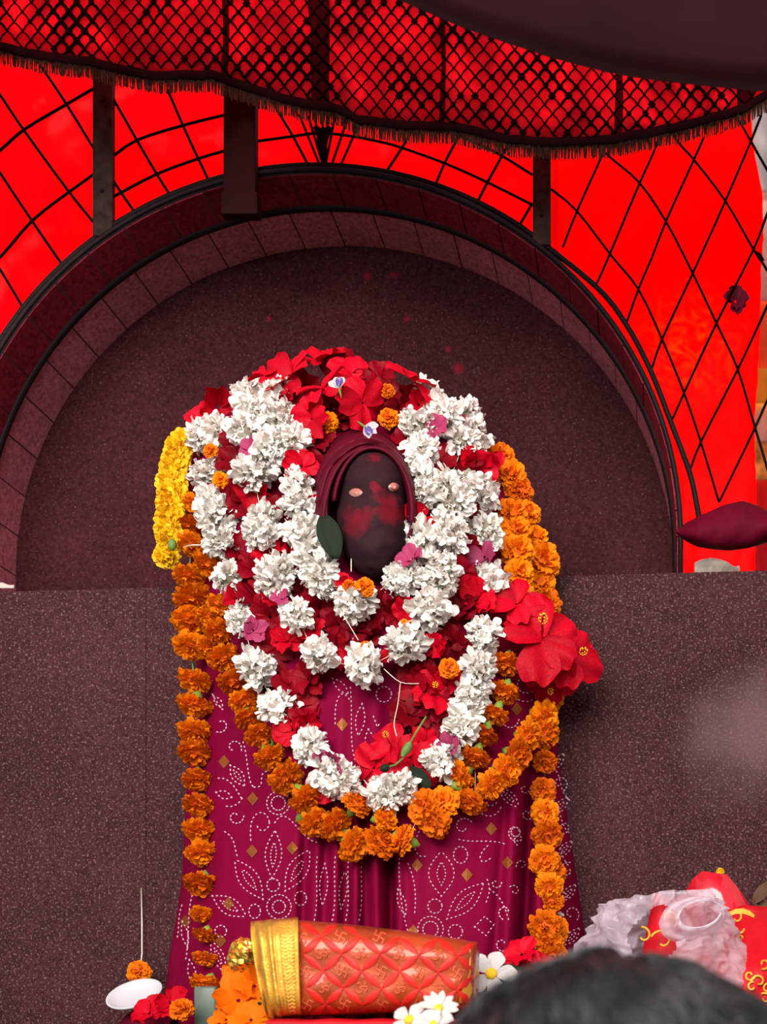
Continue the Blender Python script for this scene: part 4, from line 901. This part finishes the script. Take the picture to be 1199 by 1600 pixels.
# ------------------------------------------------------------------ brocade bundle at the foot
YBD = -0.60
def quad(c, u, v): return tuple((c[0][k_] * (1 - u) + c[1][k_] * u) * (1 - v) + (c[3][k_] * (1 - u) + c[2][k_] * u) * v for k_ in (0, 1))
BQ = ((448, 1436), (746, 1472), (742, 1578), (462, 1590))
def bp_px(px, py):      # pixel -> (u, v) on the bundle face
    u = (px - 455) / (744 - 455); top = lerp(1436, 1474, u); bot = lerp(1590, 1578, u); return u, (py - top) / (bot - top)
def bundle_Y(u, v):
    u = max(0.0, min(1.0, u)); v = max(0.0, min(1.0, v)); e = (1 - abs(2 * v - 1) ** 5.5) ** 0.5 * (1 - max(0, 2 * u - 1) ** 9) ** 0.5
    return YBD + 0.05 - 0.05 * e + 0.0025 * sn(u * 7, v * 5, 2)
def bpt(u, v, off=0.0): x, y = quad(BQ, u, v); return P(x, y - 4 * math.sin(math.pi * u) * (1 - v), bundle_Y(u, v) - off)
bun = empty('brocade_bundle', P(600, 1640, YBD + 0.04)); tag(bun, 'folded red brocade cloth with gold border laid at the idol foot', 'cloth bundle')
mb = MB(); rows = [[bpt(i / 60, j / 30) for i in range(61)] for j in range(31)]; mb.grid(rows)
back = [[Vector((q.x, 2 * (YBD + 0.05) - q.y - 0.0, q.z)) for q in r_] for r_ in rows]; mb.grid([list(reversed(r_)) for r_ in back]); mb.build('cloth', M_BROC, bun)
def spx(px, py, off): u, v = bp_px(px, py); u, v = min(0.985, max(0.0, u)), min(0.975, max(0.025, v)); return bpt(u, v, off)
def inside(px, py, m_=0.0): u, v = bp_px(px, py); return 0.02 < u < 1 - m_ * 0.5 and m_ < v < 1 - m_
def stroke(pl, wd, off, mb):
    rows = []
    for i, (x, y) in enumerate(pl):
        a = pl[max(i - 1, 0)]; c = pl[min(i + 1, len(pl) - 1)]; dx, dy = c[0] - a[0], c[1] - a[1]; d = math.hypot(dx, dy) or 1; nx, ny = -dy / d * wd / 2, dx / d * wd / 2
        rows.append([spx(x + nx, y + ny, off), spx(x, y, off + 0.0008), spx(x - nx, y - ny, off)])
    mb.grid(rows)
DX, DY = 30.0, 26.0; lines = MB()
def shear(px, py): return px, py + 0.02 * (px - 600)
for i in range(-5, 7):
    for j in range(-4, 5):
        if (i + j) % 2: continue
        x0, y0 = 565 + i * DX, 1520 + j * DY
        for sx in (1, -1):
            x1, y1 = x0 + sx * DX, y0 + DY; pl = [(lerp(x0, x1, t), lerp(y0, y1, t)) for t in [k_ / 8 for k_ in range(9)]]
            if not all(inside(*shear(*p)) for p in (pl[3], pl[4], pl[5])): continue
            dx, dy = x1 - x0, y1 - y0; d = math.hypot(dx, dy); nx, ny = -dy / d, dx / d; rows = []
            for k_, (x, y) in enumerate(pl):
                w_ = 5.8 * math.sin(math.pi * (0.03 + 0.94 * k_ / 8)); rows.append([spx(*shear(x + nx * w_, y + ny * w_), 0.0008), spx(*shear(x, y), 0.0022), spx(*shear(x - nx * w_, y - ny * w_), 0.0008)])
            m2 = MB(); m2.grid(rows); m2.build('petal_motif', M_BROCP, bun)
        cx, cy = x0 + DX, y0                      # cell centre
        if not inside(*shear(cx, cy), 0.07): continue
        S = 8.0
        def loc(a, b_, r45=True): return shear(cx + a * S, cy + b_ * S)
        mk = MB()
        if j % 2 == 0 and (i % 2 == 0):           # auspicious hooked cross
            rot = 0.5
            def rr(a, b_): return loc(a * math.cos(rot) - b_ * math.sin(rot), a * math.sin(rot) + b_ * math.cos(rot))
            for k_ in range(4):
                ca, sa = math.cos(k_ * math.pi / 2), math.sin(k_ * math.pi / 2)
                pl = [(0, 0), (1, 0), (1, 1)] ; seg = []
                for (a, b_), (a2, b2) in zip(pl, pl[1:]): stroke([rr(lerp(a, a2, t) * ca - lerp(b_, b2, t) * sa, lerp(a, a2, t) * sa + lerp(b_, b2, t) * ca) for t in (0, 0.5, 1)], 2.4, 0.001, mk)
            mk.build('hooked_cross_motif', M_BROCL, bun)
        else:                                      # om sign
            stroke([loc(*p) for p in ((-1.0, -0.8), (-0.5, -1.0), (-0.15, -0.6), (-0.6, -0.1), (-0.1, 0.2), (-0.2, 0.8), (-0.8, 0.9), (-1.1, 0.5))], 2.3, 0.001, mk)
            stroke([loc(*p) for p in ((-0.45, -0.1), (0.1, -0.3), (0.6, -0.4), (1.0, 0.0), (0.7, 0.6), (0.3, 0.4), (0.15, 0.0))], 2.3, 0.001, mk)
            stroke([loc(*p) for p in ((0.2, -1.0), (0.5, -0.75), (0.9, -1.0))], 2.0, 0.001, mk); stroke([loc(*p) for p in ((0.5, -1.25), (0.6, -1.15))], 2.6, 0.001, mk)
            mk.build('om_motif', M_BROCL, bun)
# gold border: folded edges at left and a woven band wrapping the bundle
def gold_pt(s_, v, off=0.0):
    xt, xb = lerp(392, 466, s_), lerp(418, 470, s_); yt, yb = lerp(1441, 1434, s_), lerp(1592, 1588, s_)
    px, py = lerp(xt, xb, v ** 1.5), lerp(yt, yb, v)
    fold = 0.006 * math.sin(s_ * 26) * (1 - smooth(0.38, 0.46, s_))
    e = (1 - abs(2 * v - 1) ** 5.5) ** 0.5
    return P(px, py, YBD + 0.05 - 0.055 * e + 0.03 * (1 - smooth(0.0, 0.35, s_)) + fold - 0.004 - off)
mb = MB(); rows = [[gold_pt(i / 40, j / 24) for i in range(41)] for j in range(25)]; mb.grid(rows); o = mb.build('gold_border', M_GOLD, bun); solid(o, 0.002)
mb = MB()
for s_ in (0.50, 0.60, 0.92, 0.98): mb.tube([gold_pt(s_, v / 20, 0.001) for v in range(21)], 0.0009, 5)
for k_ in range(26):
    v = 0.03 + k_ * 0.036; mb.tube([gold_pt(0.62, v, 0.001), gold_pt(0.70, v + 0.02, 0.0015), gold_pt(0.78, v, 0.001), gold_pt(0.86, v + 0.02, 0.0015), gold_pt(0.91, v, 0.001)], 0.0008, 4)
o2 = mb.build('zari_weave', M_GOLDL, o)
mb = MB(); rows = []
for j in range(13):
    v = lerp(0.12, 0.95, j / 12); rows.append([bpt(u, v, 0.0012) for u in (0.94 + 0.03 * math.sin(v * 5), 0.965, 0.985 - 0.02 * math.sin(v * 9) ** 2)])
mb.grid(rows); mb.build('gold_edge', M_GOLDL, bun)
# folded red cloth underneath
mb = MB(); a = P(420, 1592, -0.60); b_ = P(740, 1592, -0.60)
for k_ in range(3):
    z1 = a.z - 0.001 - k_ * 0.0095; y0 = -0.612 + 0.004 * (k_ % 2); rows = []
    for i in range(31):
        x = lerp(a.x, b_.x, i / 30); w_ = 0.0006 * math.sin(i * 0.9 + k_)
        rows.append([Vector((x, y0 + 0.075, z1 + w_)), Vector((x, y0 + 0.01, z1 + w_)), Vector((x, y0, z1 - 0.004)), Vector((x, y0 + 0.01, max(0.0002, z1 - 0.009))), Vector((x, y0 + 0.075, max(0.0002, z1 - 0.009)))])
    mb.grid(rows)
o = mb.build('folded_cloth', M_REDC); tag(o, 'folded red cloth lying flat underneath the brocade bundle', 'cloth')
# crumpled gold foil ball
mb = MB(); q = P(382, 1494, -0.50); rows = []
for i in range(17):
    th = math.pi * i / 16; row = []
    for j in range(24):
        ph = 2 * math.pi * j / 24; d = Vector((math.sin(th) * math.cos(ph), math.sin(th) * math.sin(ph), math.cos(th))); r_ = 0.019 * (1 + 0.22 * sn(d.x * 4, d.y * 4, d.z * 4) + 0.14 * sn(d.x * 11, d.y * 11, d.z * 11)); row.append(q + Vector((d.x * r_, d.y * r_, d.z * r_ * 1.1)))
    rows.append(row)
mb.grid(rows, True); o = mb.build('foil_ball', M_FOIL, smoothit=False); tag(o, 'crumpled gold foil tied left of the brocade bundle border', 'foil')

# ------------------------------------------------------------------ loose flowers and dish at the lower left
def loose_mari(px, py, r, Y, axis, label, pool=MARIS, nm='marigold', cat='flower', cal=True):
    M = orient(P(px, py, Y), axis, r * K(Y)); h = link(nm, rng.choice(pool), None, M); tag(h, label, cat)
    if cal: link('calyx', CAL, h, M)
    return h
m_ = loose_mari(217, 1519, 20, -0.235, (0, -0.9, 0.2), 'single orange marigold hanging from a thread above the white dish', cal=False)
mb = MB(); mb.tube([P(221, 1388, -0.193), P(222, 1440, -0.193), P(222, 1490, -0.200), P(220, 1508, -0.215)], 0.0009, 5); mb.build('thread', M_THREAD, m_)
pd = empty('white_dish', P(211, 1580, -0.33)); tag(pd, 'small white oval dish leaning at the lower left corner', 'dish')
M = orient(P(211, 1556, -0.33), (-0.10, -0.50, 0.80), 0.001, spin=(1, 0, 0.12)) @ Matrix.Diagonal((1, 1.0, 1, 1))
def dish_prof(sc): return [(0.1 * sc, -4), (20 * sc, -4), (28 * sc, -1), (33 * sc, 3.5), (35.5 * sc, 4.5), (36 * sc, 3), (34 * sc, 0), (29 * sc, -4), (20 * sc, -7), (0.1 * sc, -7)]
mb = MB(); mb.lathe(dish_prof(1.0), 36); link('bowl', mb.mesh('bowl', M_PLATE), pd, M)
def rose_tuft(px, py, r, Y, ax, label, pool, cat='flower', nm='red_flower'):
    o = link(nm, rng.choice(pool), None, orient(P(px, py, Y), ax, r * K(Y))); tag(o, label, cat); return o
rose_tuft(232, 1582, 30, -0.40, (-0.2, -0.9, 0.5), 'crumpled red flower in front of the white dish', TUFT)
rose_tuft(266, 1566, 28, -0.41, (0.3, -0.9, 0.4), 'crimson flower right of the crumpled red one by the dish', TUFT)
loose_mari(284, 1578, 20, -0.44, (0.1, -0.8, 0.5), 'small orange marigold between the crimson flower and hanging string')
BIGO = [tuft_mesh(300 + k_, mat('orange_petal', (0.80, 0.15, 0.003), 0.65, var=0.3, scale=40, trans=0.15, spec=0.08), 8, 'orange_flower') for k_ in range(3)]
rose_tuft(372, 1562, 40, -0.50, (0.1, -0.9, 0.4), 'large orange flower left of the gold border', BIGO, nm='orange_flower')
rose_tuft(398, 1540, 34, -0.50, (0.3, -0.9, 0.3), 'deep orange flower tucked against the gold border', BIGO, nm='orange_flower')
rose_tuft(392, 1592, 34, -0.54, (0.1, -0.8, 0.6), 'orange flower lowest beside the gold border', BIGO, nm='orange_flower')
rose_tuft(366, 1520, 22, -0.48, (-0.3, -0.9, 0.3), 'brownish orange flower under the gold foil', [tuft_mesh(310, M_MARI, 6, 'orange_flower')], nm='orange_flower')
rose_tuft(352, 1592, 26, -0.50, (-0.3, -0.8, 0.5), 'orange flower lowest right of the hanging string', BIGO, nm='orange_flower')
mb = MB(); a = P(194, 1572, -0.30); b_ = P(272, 1600, -0.30); rows = []
for i in range(13):
    x = lerp(a.x, b_.x, i / 12); e = math.sin(math.pi * (0.08 + 0.84 * i / 12)) ** 0.5
    rows.append([Vector((x, -0.30 - 0.045 * math.cos(t) * e, max(0.0003, 0.034 * e * math.sin(t) + 0.001 * sn(i, t * 3)))) for t in [math.pi * k_ / 8 for k_ in range(9)]])
mb.grid(rows, True); mb.f.append(tuple(range(9))); mb.f.append(tuple(108 + k_ for k_ in reversed(range(9)))); o = mb.build('folded_cloth', M_MAROON); tag(o, 'dark maroon folded cloth beneath the white dish', 'cloth')
mb = MB(); q = P(322, 1556, -0.40); mb.box((q.x - 0.014, -0.405, 0.0005), (q.x + 0.014, -0.395, q.z + 0.012)); o = mb.build('glass_block', mat('green_grey_glass', (0.10, 0.13, 0.10), 0.3)); bevel(o, 0.003); tag(o, 'small grey-green block behind the lowest marigolds of the hanging string', 'block')
loose_mari(405, 1568, 10, -0.565, (0, -1, 0), 'tiny green bud among orange flowers beside the gold border', [CAL], nm='flower_bud', cat='bud', cal=False)

# white flowers beside the bundle
def daisy(px, py, r, Y, axis, npet, label, wide=0.3, pink=False):
    M = orient(P(px, py, Y), axis, r * K(Y)); h = bpy.data.objects.new('white_blossom', None); C.objects.link(h); h.matrix_basis = Matrix.Translation(M.translation); tag(h, label, 'flower')
    mb = MB(); add_petal(mb, Vector((0.15, 0, 0)), Vector((1, 0, 0.25)), Vector((-0.25, 0, 1)), 0.88, wide, cup=0.15, curl=0.2, rows=7, cols=5, ruf=0.08, tip=0.55, base=0.2); me = mb.mesh('petal', mat('blossom_white', (0.60, 0.58, 0.56), 0.65, trans=0.2, spec=0.1))
    for k_ in range(npet): link('petal', me, h, M @ Matrix.Rotation(2 * math.pi * k_ / npet + jit(0.1), 4, 'Z') @ Matrix.Rotation(jit(0.25), 4, 'Y') @ Matrix.Translation((0, 0, 0.03 * (k_ % 2))))
    mb = MB(); mb.ball((0, 0, 0.06), 0.24, 0.24, 0.16, 12, 7); link('disc', mb.mesh('disc', M_POLLEN), h, M)
daisy(768, 1522, 40, -0.47, (0.1, -0.95, 0.3), 5, 'large white five-petalled flower right of the brocade bundle', 0.36)
daisy(686, 1576, 30, -0.66, (0.1, -0.9, 0.4), 12, 'white many-petalled daisy with yellow centre before the brocade bundle', 0.2)
daisy(640, 1594, 34, -0.66, (-0.2, -0.85, 0.5), 5, 'white broad-petalled flower left of the daisy at the bottom edge', 0.36)
daisy(678, 1600, 26, -0.67, (0.0, -0.8, 0.6), 12, 'small white daisy half hidden below the other at the bottom edge', 0.2)
rose_tuft(815, 1490, 34, -0.42, (-0.2, -0.9, 0.5), 'red flower beside the foot of the right marigold string', TUFT)
rose_tuft(790, 1540, 28, -0.45, (0.1, -0.9, 0.4), 'dull pink petals below the large white flower', PTUFT, nm='pink_flower')
rose_tuft(846, 1512, 26, -0.42, (0.1, -0.9, 0.4), 'red petals under the end of the right marigold string', TUFT)
for (x, y, r, a, lb) in ((805, 1520, 26, 0.5, 'green leaf behind the large white flower'), (826, 1545, 30, 0.2, 'dark leaf lying by the foot of the right marigold string')):
    mb = MB(); rows = []
    for i in range(9):
        t = i / 8; w_ = 0.42 * math.sin(math.pi * (0.06 + 0.9 * t)) ** 0.8
        rows.append([Vector((2 * t - 1, s_ * w_, 0.12 * s_ * s_ - 0.1 * (2 * t - 1) ** 2)) for s_ in (-1, -0.5, 0, 0.5, 1)])
    mb.grid(rows); o = link('leaf', mb.mesh('leaf', M_LEAF), None, orient(P(x, y, -0.44), (0, -0.9, 0.4), r * K(-0.44), spin=(math.cos(a), 0, -math.sin(a)))); solid(o, 0.04); tag(o, lb, 'leaf')

# ------------------------------------------------------------------ plastic bag, red packet and embroidered cloth at lower right
pm = bpy.data.materials.new('clear_plastic'); pm.use_nodes = True; nt = pm.node_tree; b = nt.nodes['Principled BSDF']; out = nt.nodes['Material Output']
b.inputs['Base Color'].default_value = (0.74, 0.66, 0.74, 1); b.inputs['Roughness'].default_value = 0.18
tr = nd(nt, 'ShaderNodeBsdfTransparent'); tr.inputs[0].default_value = (0.96, 0.93, 0.96, 1); tl = nd(nt, 'ShaderNodeBsdfTranslucent'); tl.inputs[0].default_value = (0.9, 0.84, 0.9, 1)
m1 = nd(nt, 'ShaderNodeMixShader'); m1.inputs[0].default_value = 0.4; nt.links.new(b.outputs[0], m1.inputs[1]); nt.links.new(tl.outputs[0], m1.inputs[2])
tc = nd(nt, 'ShaderNodeTexCoord'); nz = nd(nt, 'ShaderNodeTexNoise'); nz.inputs['Scale'].default_value = 22; nz.inputs['Detail'].default_value = 4; nt.links.new(tc.outputs['Object'], nz.inputs['Vector'])
mr = nd(nt, 'ShaderNodeMapRange'); mr.inputs[1].default_value = 0.35; mr.inputs[2].default_value = 0.65; mr.inputs[3].default_value = 0.28; mr.inputs[4].default_value = 0.66; nt.links.new(nz.outputs[0], mr.inputs[0])
m2 = nd(nt, 'ShaderNodeMixShader'); nt.links.new(mr.outputs[0], m2.inputs[0]); nt.links.new(m1.outputs[0], m2.inputs[1]); nt.links.new(tr.outputs[0], m2.inputs[2]); nt.links.new(m2.outputs[0], out.inputs[0])
bag = empty('plastic_bag', P(1030, 1610, -0.42)); tag(bag, 'clear crumpled plastic bag with a looped handle at lower right', 'bag')
TOPB = [(900, 1500), (908, 1474), (925, 1440), (950, 1412), (962, 1398), (975, 1410), (1000, 1402), (1030, 1394), (1060, 1392), (1090, 1388), (1115, 1392), (1135, 1420), (1152, 1455), (1160, 1490), (1155, 1530)]
cb = P(1030, 1500, -0.42)
def ridged(x, y, z): return 1 - abs(sn(x, y, z)) * 2
mb = MB(); rows = []
for j in range(101):
    v = j / 100; row = []
    for i in range(150):
        ph = 2 * math.pi * i / 150
        hw = 128 * (1 - max(0, (v - 0.5)) ** 2 * 1.8) ; px = 1030 - hw * math.cos(ph) * (1.0 if v < 0.75 else 1 - 1.1 * (v - 0.75))
        top = interp(TOPB, px); py = lerp(1618, top, v) 
        dY = -0.055 * math.sin(ph) * (1 - max(0, v - 0.6) * 1.7)
        cr = 0.011 * ridged(px / 46, py / 46, ph) + 0.006 * ridged(px / 19, py / 21, ph * 2) + 0.002 * ridged(px / 8, py / 9, ph * 3)
        q = P(px, py, -0.415 + dY); d = Vector((-math.cos(ph), -math.sin(ph), 0)); row.append(q + d * cr * (0.5 + v) + Vector((0, 0, 0.002 * sn(px / 10, py / 10))))
    rows.append(row)
for r_ in rows:
    for q in r_: q.z = max(q.z, 0.0008)
nf = len(mb.f); mb.grid(rows, True)
def in_gap(x, y): return math.hypot((x - 1024) / 40, (y - 1462 + 0.25 * (x - 1024)) / 42) < 1 + 0.22 * sn(math.atan2(y - 1462, x - 1024) * 1.1, 3.3)
keep = []
for f in mb.f:
    c = sum((Vector(mb.v[k_]) for k_ in f), Vector()) / len(f); kk = K(c.y); px, py = VPX + (c.x - VX) / kk, VPY - (c.z - VZ) / kk
    if c.y < -0.43 and in_gap(px, py): continue
    keep.append(f)
mb.f = keep; mb.build('film', pm, bag)
pe = mat('plastic_edge', (0.80, 0.72, 0.78), 0.3, trans=0.35, spec=0.5)
# handle loop: soft band of film around an oval opening
mb = MB(); rows = []
for i in range(49):
    a = 2 * math.pi * i / 48; row = []
    for j in range(9):
        s_ = j / 8; wob = 1 + 0.06 * sn(math.cos(a) * 2, math.sin(a) * 2, 5); rx, ry = lerp(33, 52, s_) * wob, lerp(21, 36, s_) * wob
        x = 1094 + rx * math.cos(a) - 12 * s_; y = 1428 + ry * math.sin(a) - 0.16 * rx * math.cos(a) + 8 * s_
        row.append(P(x, y, -0.488 + 0.022 * s_ ** 1.5 - 0.003 * math.sin(3 * math.pi * s_) + 0.010 * math.cos(a) + 0.004 * sn(a * 4, s_ * 3)))
    rows.append(row)
mb.grid(rows); mb.build('handle', pm, bag)
mb = MB(); mb.tube([r_[0] for r_ in rows], 0.0008, 5); mb.build('handle_edge', pe, bag)
# gold-edged red cloth inside the bag
inn = empty('wrapped_cloth', P(1050, 1600, -0.41)); tag(inn, 'red cloth with gold curls seen inside the plastic bag', 'cloth')
mb = MB(); rows = []
for j in range(13):
    v = j / 12; rows.append([P(1062 + 68 * math.cos(2 * math.pi * i / 28) * (1 - 0.35 * v * v), lerp(1612, 1408 + 14 * math.sin(i), v), -0.41 - 0.038 * math.sin(2 * math.pi * i / 28) * (1 - 0.5 * v) + 0.004 * sn(i * 0.6, v * 4)) for i in range(28)])
mb.grid(rows, True); mb.f.append(tuple(12 * 28 + k_ for k_ in range(28))); mb.build('cloth', M_REDC, inn)
def curl(c, r, turns, a0, Y, d=1, n=22): return [P(c[0] + r * (1 - 0.7 * i / n) * math.cos(a0 + d * turns * 6.283 * i / n), c[1] + r * (1 - 0.7 * i / n) * math.sin(a0 + d * turns * 6.283 * i / n), Y) for i in range(n + 1)]
for (c, r, tn, a0, d) in (((1035, 1470), 18, 0.8, 3.5, 1), ((1005, 1462), 14, 0.7, 4.5, 1), ((1045, 1435), 16, 0.7, 1.0, -1), ((1020, 1500), 16, 0.8, 0, 1)):
    mb = MB(); mb.tube(curl(c, r, tn, a0, -0.452, d), 0.0016, 5); mb.build('gold_curl', M_GOLDL, inn)
# big red embroidered cloth at the right edge
emb = empty('embroidered_cloth', P(1210, 1600, -0.38)); tag(emb, 'bright red cloth with gold scroll embroidery at the right edge', 'cloth')
def eY(px, py): return -0.36 - 0.07 * smooth(1410, 1540, py) - 0.02 * math.cos((px - 1180) / 45) + 0.006 * sn(px / 25, py / 30)
mb = MB(); rows = []
for j in range(31):
    row = []
    for i in range(41):
        px = lerp(1118, 1420, i / 40); py = lerp(interp([(1118, 1440), (1140, 1424), (1160, 1415), (1199, 1418), (1300, 1425), (1420, 1450)], px), 1640, j / 30); q = P(px, py, eY(px, py)); q.z = max(q.z, 0.001); row.append(q)
    rows.append(row)
rows.insert(0, [Vector((q.x, q.y + 0.06, q.z - 0.01)) for q in rows[0]]); rows.insert(0, [Vector((q.x, q.y + 0.02, 0.001)) for q in rows[0]])
mb.grid(rows); o = mb.build('cloth', M_REDC, emb); solid(o, 0.002)
for (c, r, tn, a0, d) in (((1172, 1524), 9, 1.0, 0, 1), ((1194, 1506), 9, 0.9, 2, -1), ((1186, 1534), 12, 0.8, 3, 1), ((1200, 1545), 12, 0.9, 1, -1), ((1196, 1560), 9, 0.9, 4, 1), ((1155, 1452), 8, 0.6, 0, 1), ((1210, 1520), 11, 1, 1, 1), ((1215, 1560), 12, 1, 5, -1), ((1176, 1542), 8, 0.8, 5, -1), ((1158, 1466), 7, 0.7, 2, 1), ((1150, 1434), 10, 0.5, 5.5, 1)):
    mb = MB(); mb.tube([Vector((q.x, eY(*px_) - 0.003, q.z)) for q, px_ in [(P(x, y, eY(x, y) - 0.003), (x, y)) for x, y in [(c[0] + r * (1 - 0.7 * i / 20) * math.cos(a0 + d * tn * 6.283 * i / 20), c[1] + r * (1 - 0.7 * i / 20) * math.sin(a0 + d * tn * 6.283 * i / 20)) for i in range(21)]]], 0.0016, 5); mb.build('gold_scroll', M_GOLDL, emb)
mb = MB(); mb.grid([[P(x, y, eY(x, y) - 0.0025 - 0.001 * (k_ == 1)) for x, y in ((1138 + 1 * k_, 1425 + 3.5 * k_), (1150, 1420 + 4 * k_), (1162, 1419 + 4.5 * k_), (1172, 1423 + 4 * k_), (1180 - k_, 1430 + 2 * k_))] for k_ in range(3)]); mb.build('gold_corner', mat('gold_band', (0.55, 0.24, 0.02), 0.5, metal=0.2), emb)
# red cellophane packet
pk = empty('red_packet', P(1120, 1430, -0.30)); tag(pk, 'shiny red packet with a yellow tuft behind the plastic bag', 'packet')
pts = [(1072, 1392), (1084, 1372), (1098, 1361), (1118, 1364), (1136, 1366), (1152, 1385), (1166, 1405), (1178, 1424)]
mb = MB(); rows = []
for j in range(9):
    v = j / 8; rows.append([P(lerp(1100 + (x - 1072) * 0.9, x, 1 - v), lerp(y, 1640, v), -0.285 - 0.035 * math.sin(math.pi * min(1, v * 2.2 + 0.12)) * math.sin(math.pi * (0.1 + 0.8 * i / 7)) + 0.006 * sn(i * 1.3, v * 5)) for i, (x, y) in enumerate(pts)])
for r_ in rows:
    for q in r_: q.z = max(q.z, 0.001)
mb.grid(rows); rb = [[Vector((q.x, -0.255, q.z)) for q in r_] for r_ in rows]; mb.grid([rows[0], rb[0]]); mb.grid([r_[::-1] for r_ in rb])
mb.build('wrap', mat('red_cellophane', (0.50, 0.010, 0.022), 0.15, coat=0.8, var=0.3), pk)
o = link('yellow_tuft', YELS[0], pk, orient(P(1126, 1362, -0.29), (0, -0.5, 1), 7 * K(-0.29)))
# dried leaf curl at the far right edge
mb = MB(); rows = []
for i in range(9):
    t = i / 8; w_ = 0.4 * math.sin(math.pi * (0.05 + 0.9 * t)); rows.append([Vector((2 * t - 1, s_ * w_, 0.4 * t * t + 0.3 * s_ * s_)) for s_ in (-1, 0, 1)])
mb.grid(rows); me = mb.mesh('dried_leaf', mat('dry_leaf', (0.07, 0.03, 0.010), 0.6, var=0.4))
for (x, y, r, a, lb) in ((1188, 1398, 24, 0.9, 'brown dried leaf standing upright at the right edge above the red cloth'), (1196, 1418, 20, -0.4, 'brown dried leaf lying on the red cloth at the right edge')):
    o = link('dried_leaf', me, None, orient(P(x, y, -0.33), (0.2, -0.9, 0.3), r * K(-0.33), spin=(math.cos(a), 0, math.sin(a)))); solid(o, 0.03); tag(o, lb, 'leaf')

# ------------------------------------------------------------------ person in the foreground, seen from behind
YH = -1.20; hc = P(965, 1790, YH)
pers = empty('person', (hc.x, YH, -1.45)); tag(pers, 'person with short black hair seen from behind at the bottom right', 'person')
me = bpy.data.meshes.new('body')
def rel(x, y, z): return Vector((hc.x + x, YH + y, z))
H0 = hc.z
joints = [rel(0, 0, H0 - 0.70), rel(0, 0, H0 - 0.50), rel(0, -0.01, H0 - 0.30), rel(0, 0.0, H0 - 0.16), rel(0, 0.005, H0 - 0.09), rel(0, 0.01, H0), rel(0, 0.015, H0 + 0.05),
          rel(-0.17, 0, H0 - 0.23), rel(-0.21, 0.0, H0 - 0.48), rel(-0.21, 0.06, H0 - 0.70), rel(0.17, 0, H0 - 0.23), rel(0.21, 0.0, H0 - 0.48), rel(0.21, 0.06, H0 - 0.70),
          rel(-0.09, 0, H0 - 0.74), rel(-0.10, 0.01, H0 - 1.05), rel(-0.10, 0, -1.39), rel(-0.10, 0.10, -1.41), rel(0.09, 0, H0 - 0.74), rel(0.10, 0.01, H0 - 1.05), rel(0.10, 0, -1.39), rel(0.10, 0.10, -1.41)]
rad = [0.13, 0.13, 0.15, 0.06, 0.055, 0.078, 0.085, 0.06, 0.042, 0.03, 0.06, 0.042, 0.03, 0.085, 0.06, 0.04, 0.035, 0.085, 0.06, 0.04, 0.035]
edges = [(0, 1), (1, 2), (2, 3), (3, 4), (4, 5), (5, 6), (2, 7), (7, 8), (8, 9), (2, 10), (10, 11), (11, 12), (0, 13), (13, 14), (14, 15), (15, 16), (0, 17), (17, 18), (18, 19), (19, 20)]
me.from_pydata(joints, edges, []); bo = link('body', me, pers); 
bo.modifiers.new('skin', 'SKIN'); sv = me.skin_vertices[0].data
for i, r_ in enumerate(rad): sv[i].radius = (r_, r_); sv[i].use_root = (i == 0)
ss = bo.modifiers.new('subdivision', 'SUBSURF'); ss.levels = 2; ss.render_levels = 2
bm_ = bpy.data.materials.new('person_surface'); bm_.use_nodes = True; nt = bm_.node_tree; b = nt.nodes['Principled BSDF']; b.inputs['Roughness'].default_value = 0.75
tc = nd(nt, 'ShaderNodeTexCoord'); sx_ = nd(nt, 'ShaderNodeSeparateXYZ'); nt.links.new(tc.outputs['Object'], sx_.inputs[0]); cur = None
for zlim, colr in ((H0 - 0.72, (0.20, 0.21, 0.24, 1)), (H0 - 0.20, (0.32, 0.17, 0.11, 1))):        # trousers, shirt above the waist, skin above the collar
    gt = nd(nt, 'ShaderNodeMath', operation='GREATER_THAN'); gt.inputs[1].default_value = zlim; nt.links.new(sx_.outputs['Z'], gt.inputs[0])
    mx = nd(nt, 'ShaderNodeMixRGB'); mx.inputs[1].default_value = (0.04, 0.04, 0.05, 1); mx.inputs[2].default_value = colr; nt.links.new(gt.outputs[0], mx.inputs[0])
    if cur: nt.links.new(cur, mx.inputs[1])
    cur = mx.outputs[0]
nt.links.new(cur, b.inputs['Base Color']); me.materials.append(bm_)
r_ = random.Random(5); mb = MB(); rows = []
def hair_r(th, ph):
    d = Vector((math.sin(th) * math.cos(ph), math.sin(th) * math.sin(ph), math.cos(th))); s_ = 1 + 0.05 * sn(d.x * 3, d.y * 3, d.z * 3 + 4) + 0.03 * sn(d.x * 9, d.y * 9, d.z * 9)
    return Vector((d.x * 0.124, d.y * 0.115, d.z * 0.121)) * s_
for i in range(31):
    th = 0.02 + 1.95 * i / 30; rows.append([hc + hair_r(th, 2 * math.pi * j / 48) for j in range(48)])
mb.grid(rows, True); mb.f.append(tuple(range(48))); hair = mb.build('hair', M_HAIR, pers)
mb = MB()
for k_ in range(2600):
    th = math.acos(1 - r_.random() * 1.25); ph = r_.uniform(0, 6.283); sw = r_.uniform(-0.35, 0.35) + 0.5; pts = []
    for s_ in range(5):
        t2 = th + 0.10 * s_ * (0.6 + 0.4 * r_.random()); p2 = ph + sw * 0.12 * s_; pts.append(hc + hair_r(t2, p2) * (1.0 + 0.035 * math.sin(math.pi * min(1, s_ / 4 + 0.1)) * r_.random() + 0.006))
    mb.tube(pts, lambda t: 0.0011 * (1.05 - t), 3, False)
o = mb.build('hair_strands', M_HAIR, hair); tag(o, kind='stuff')
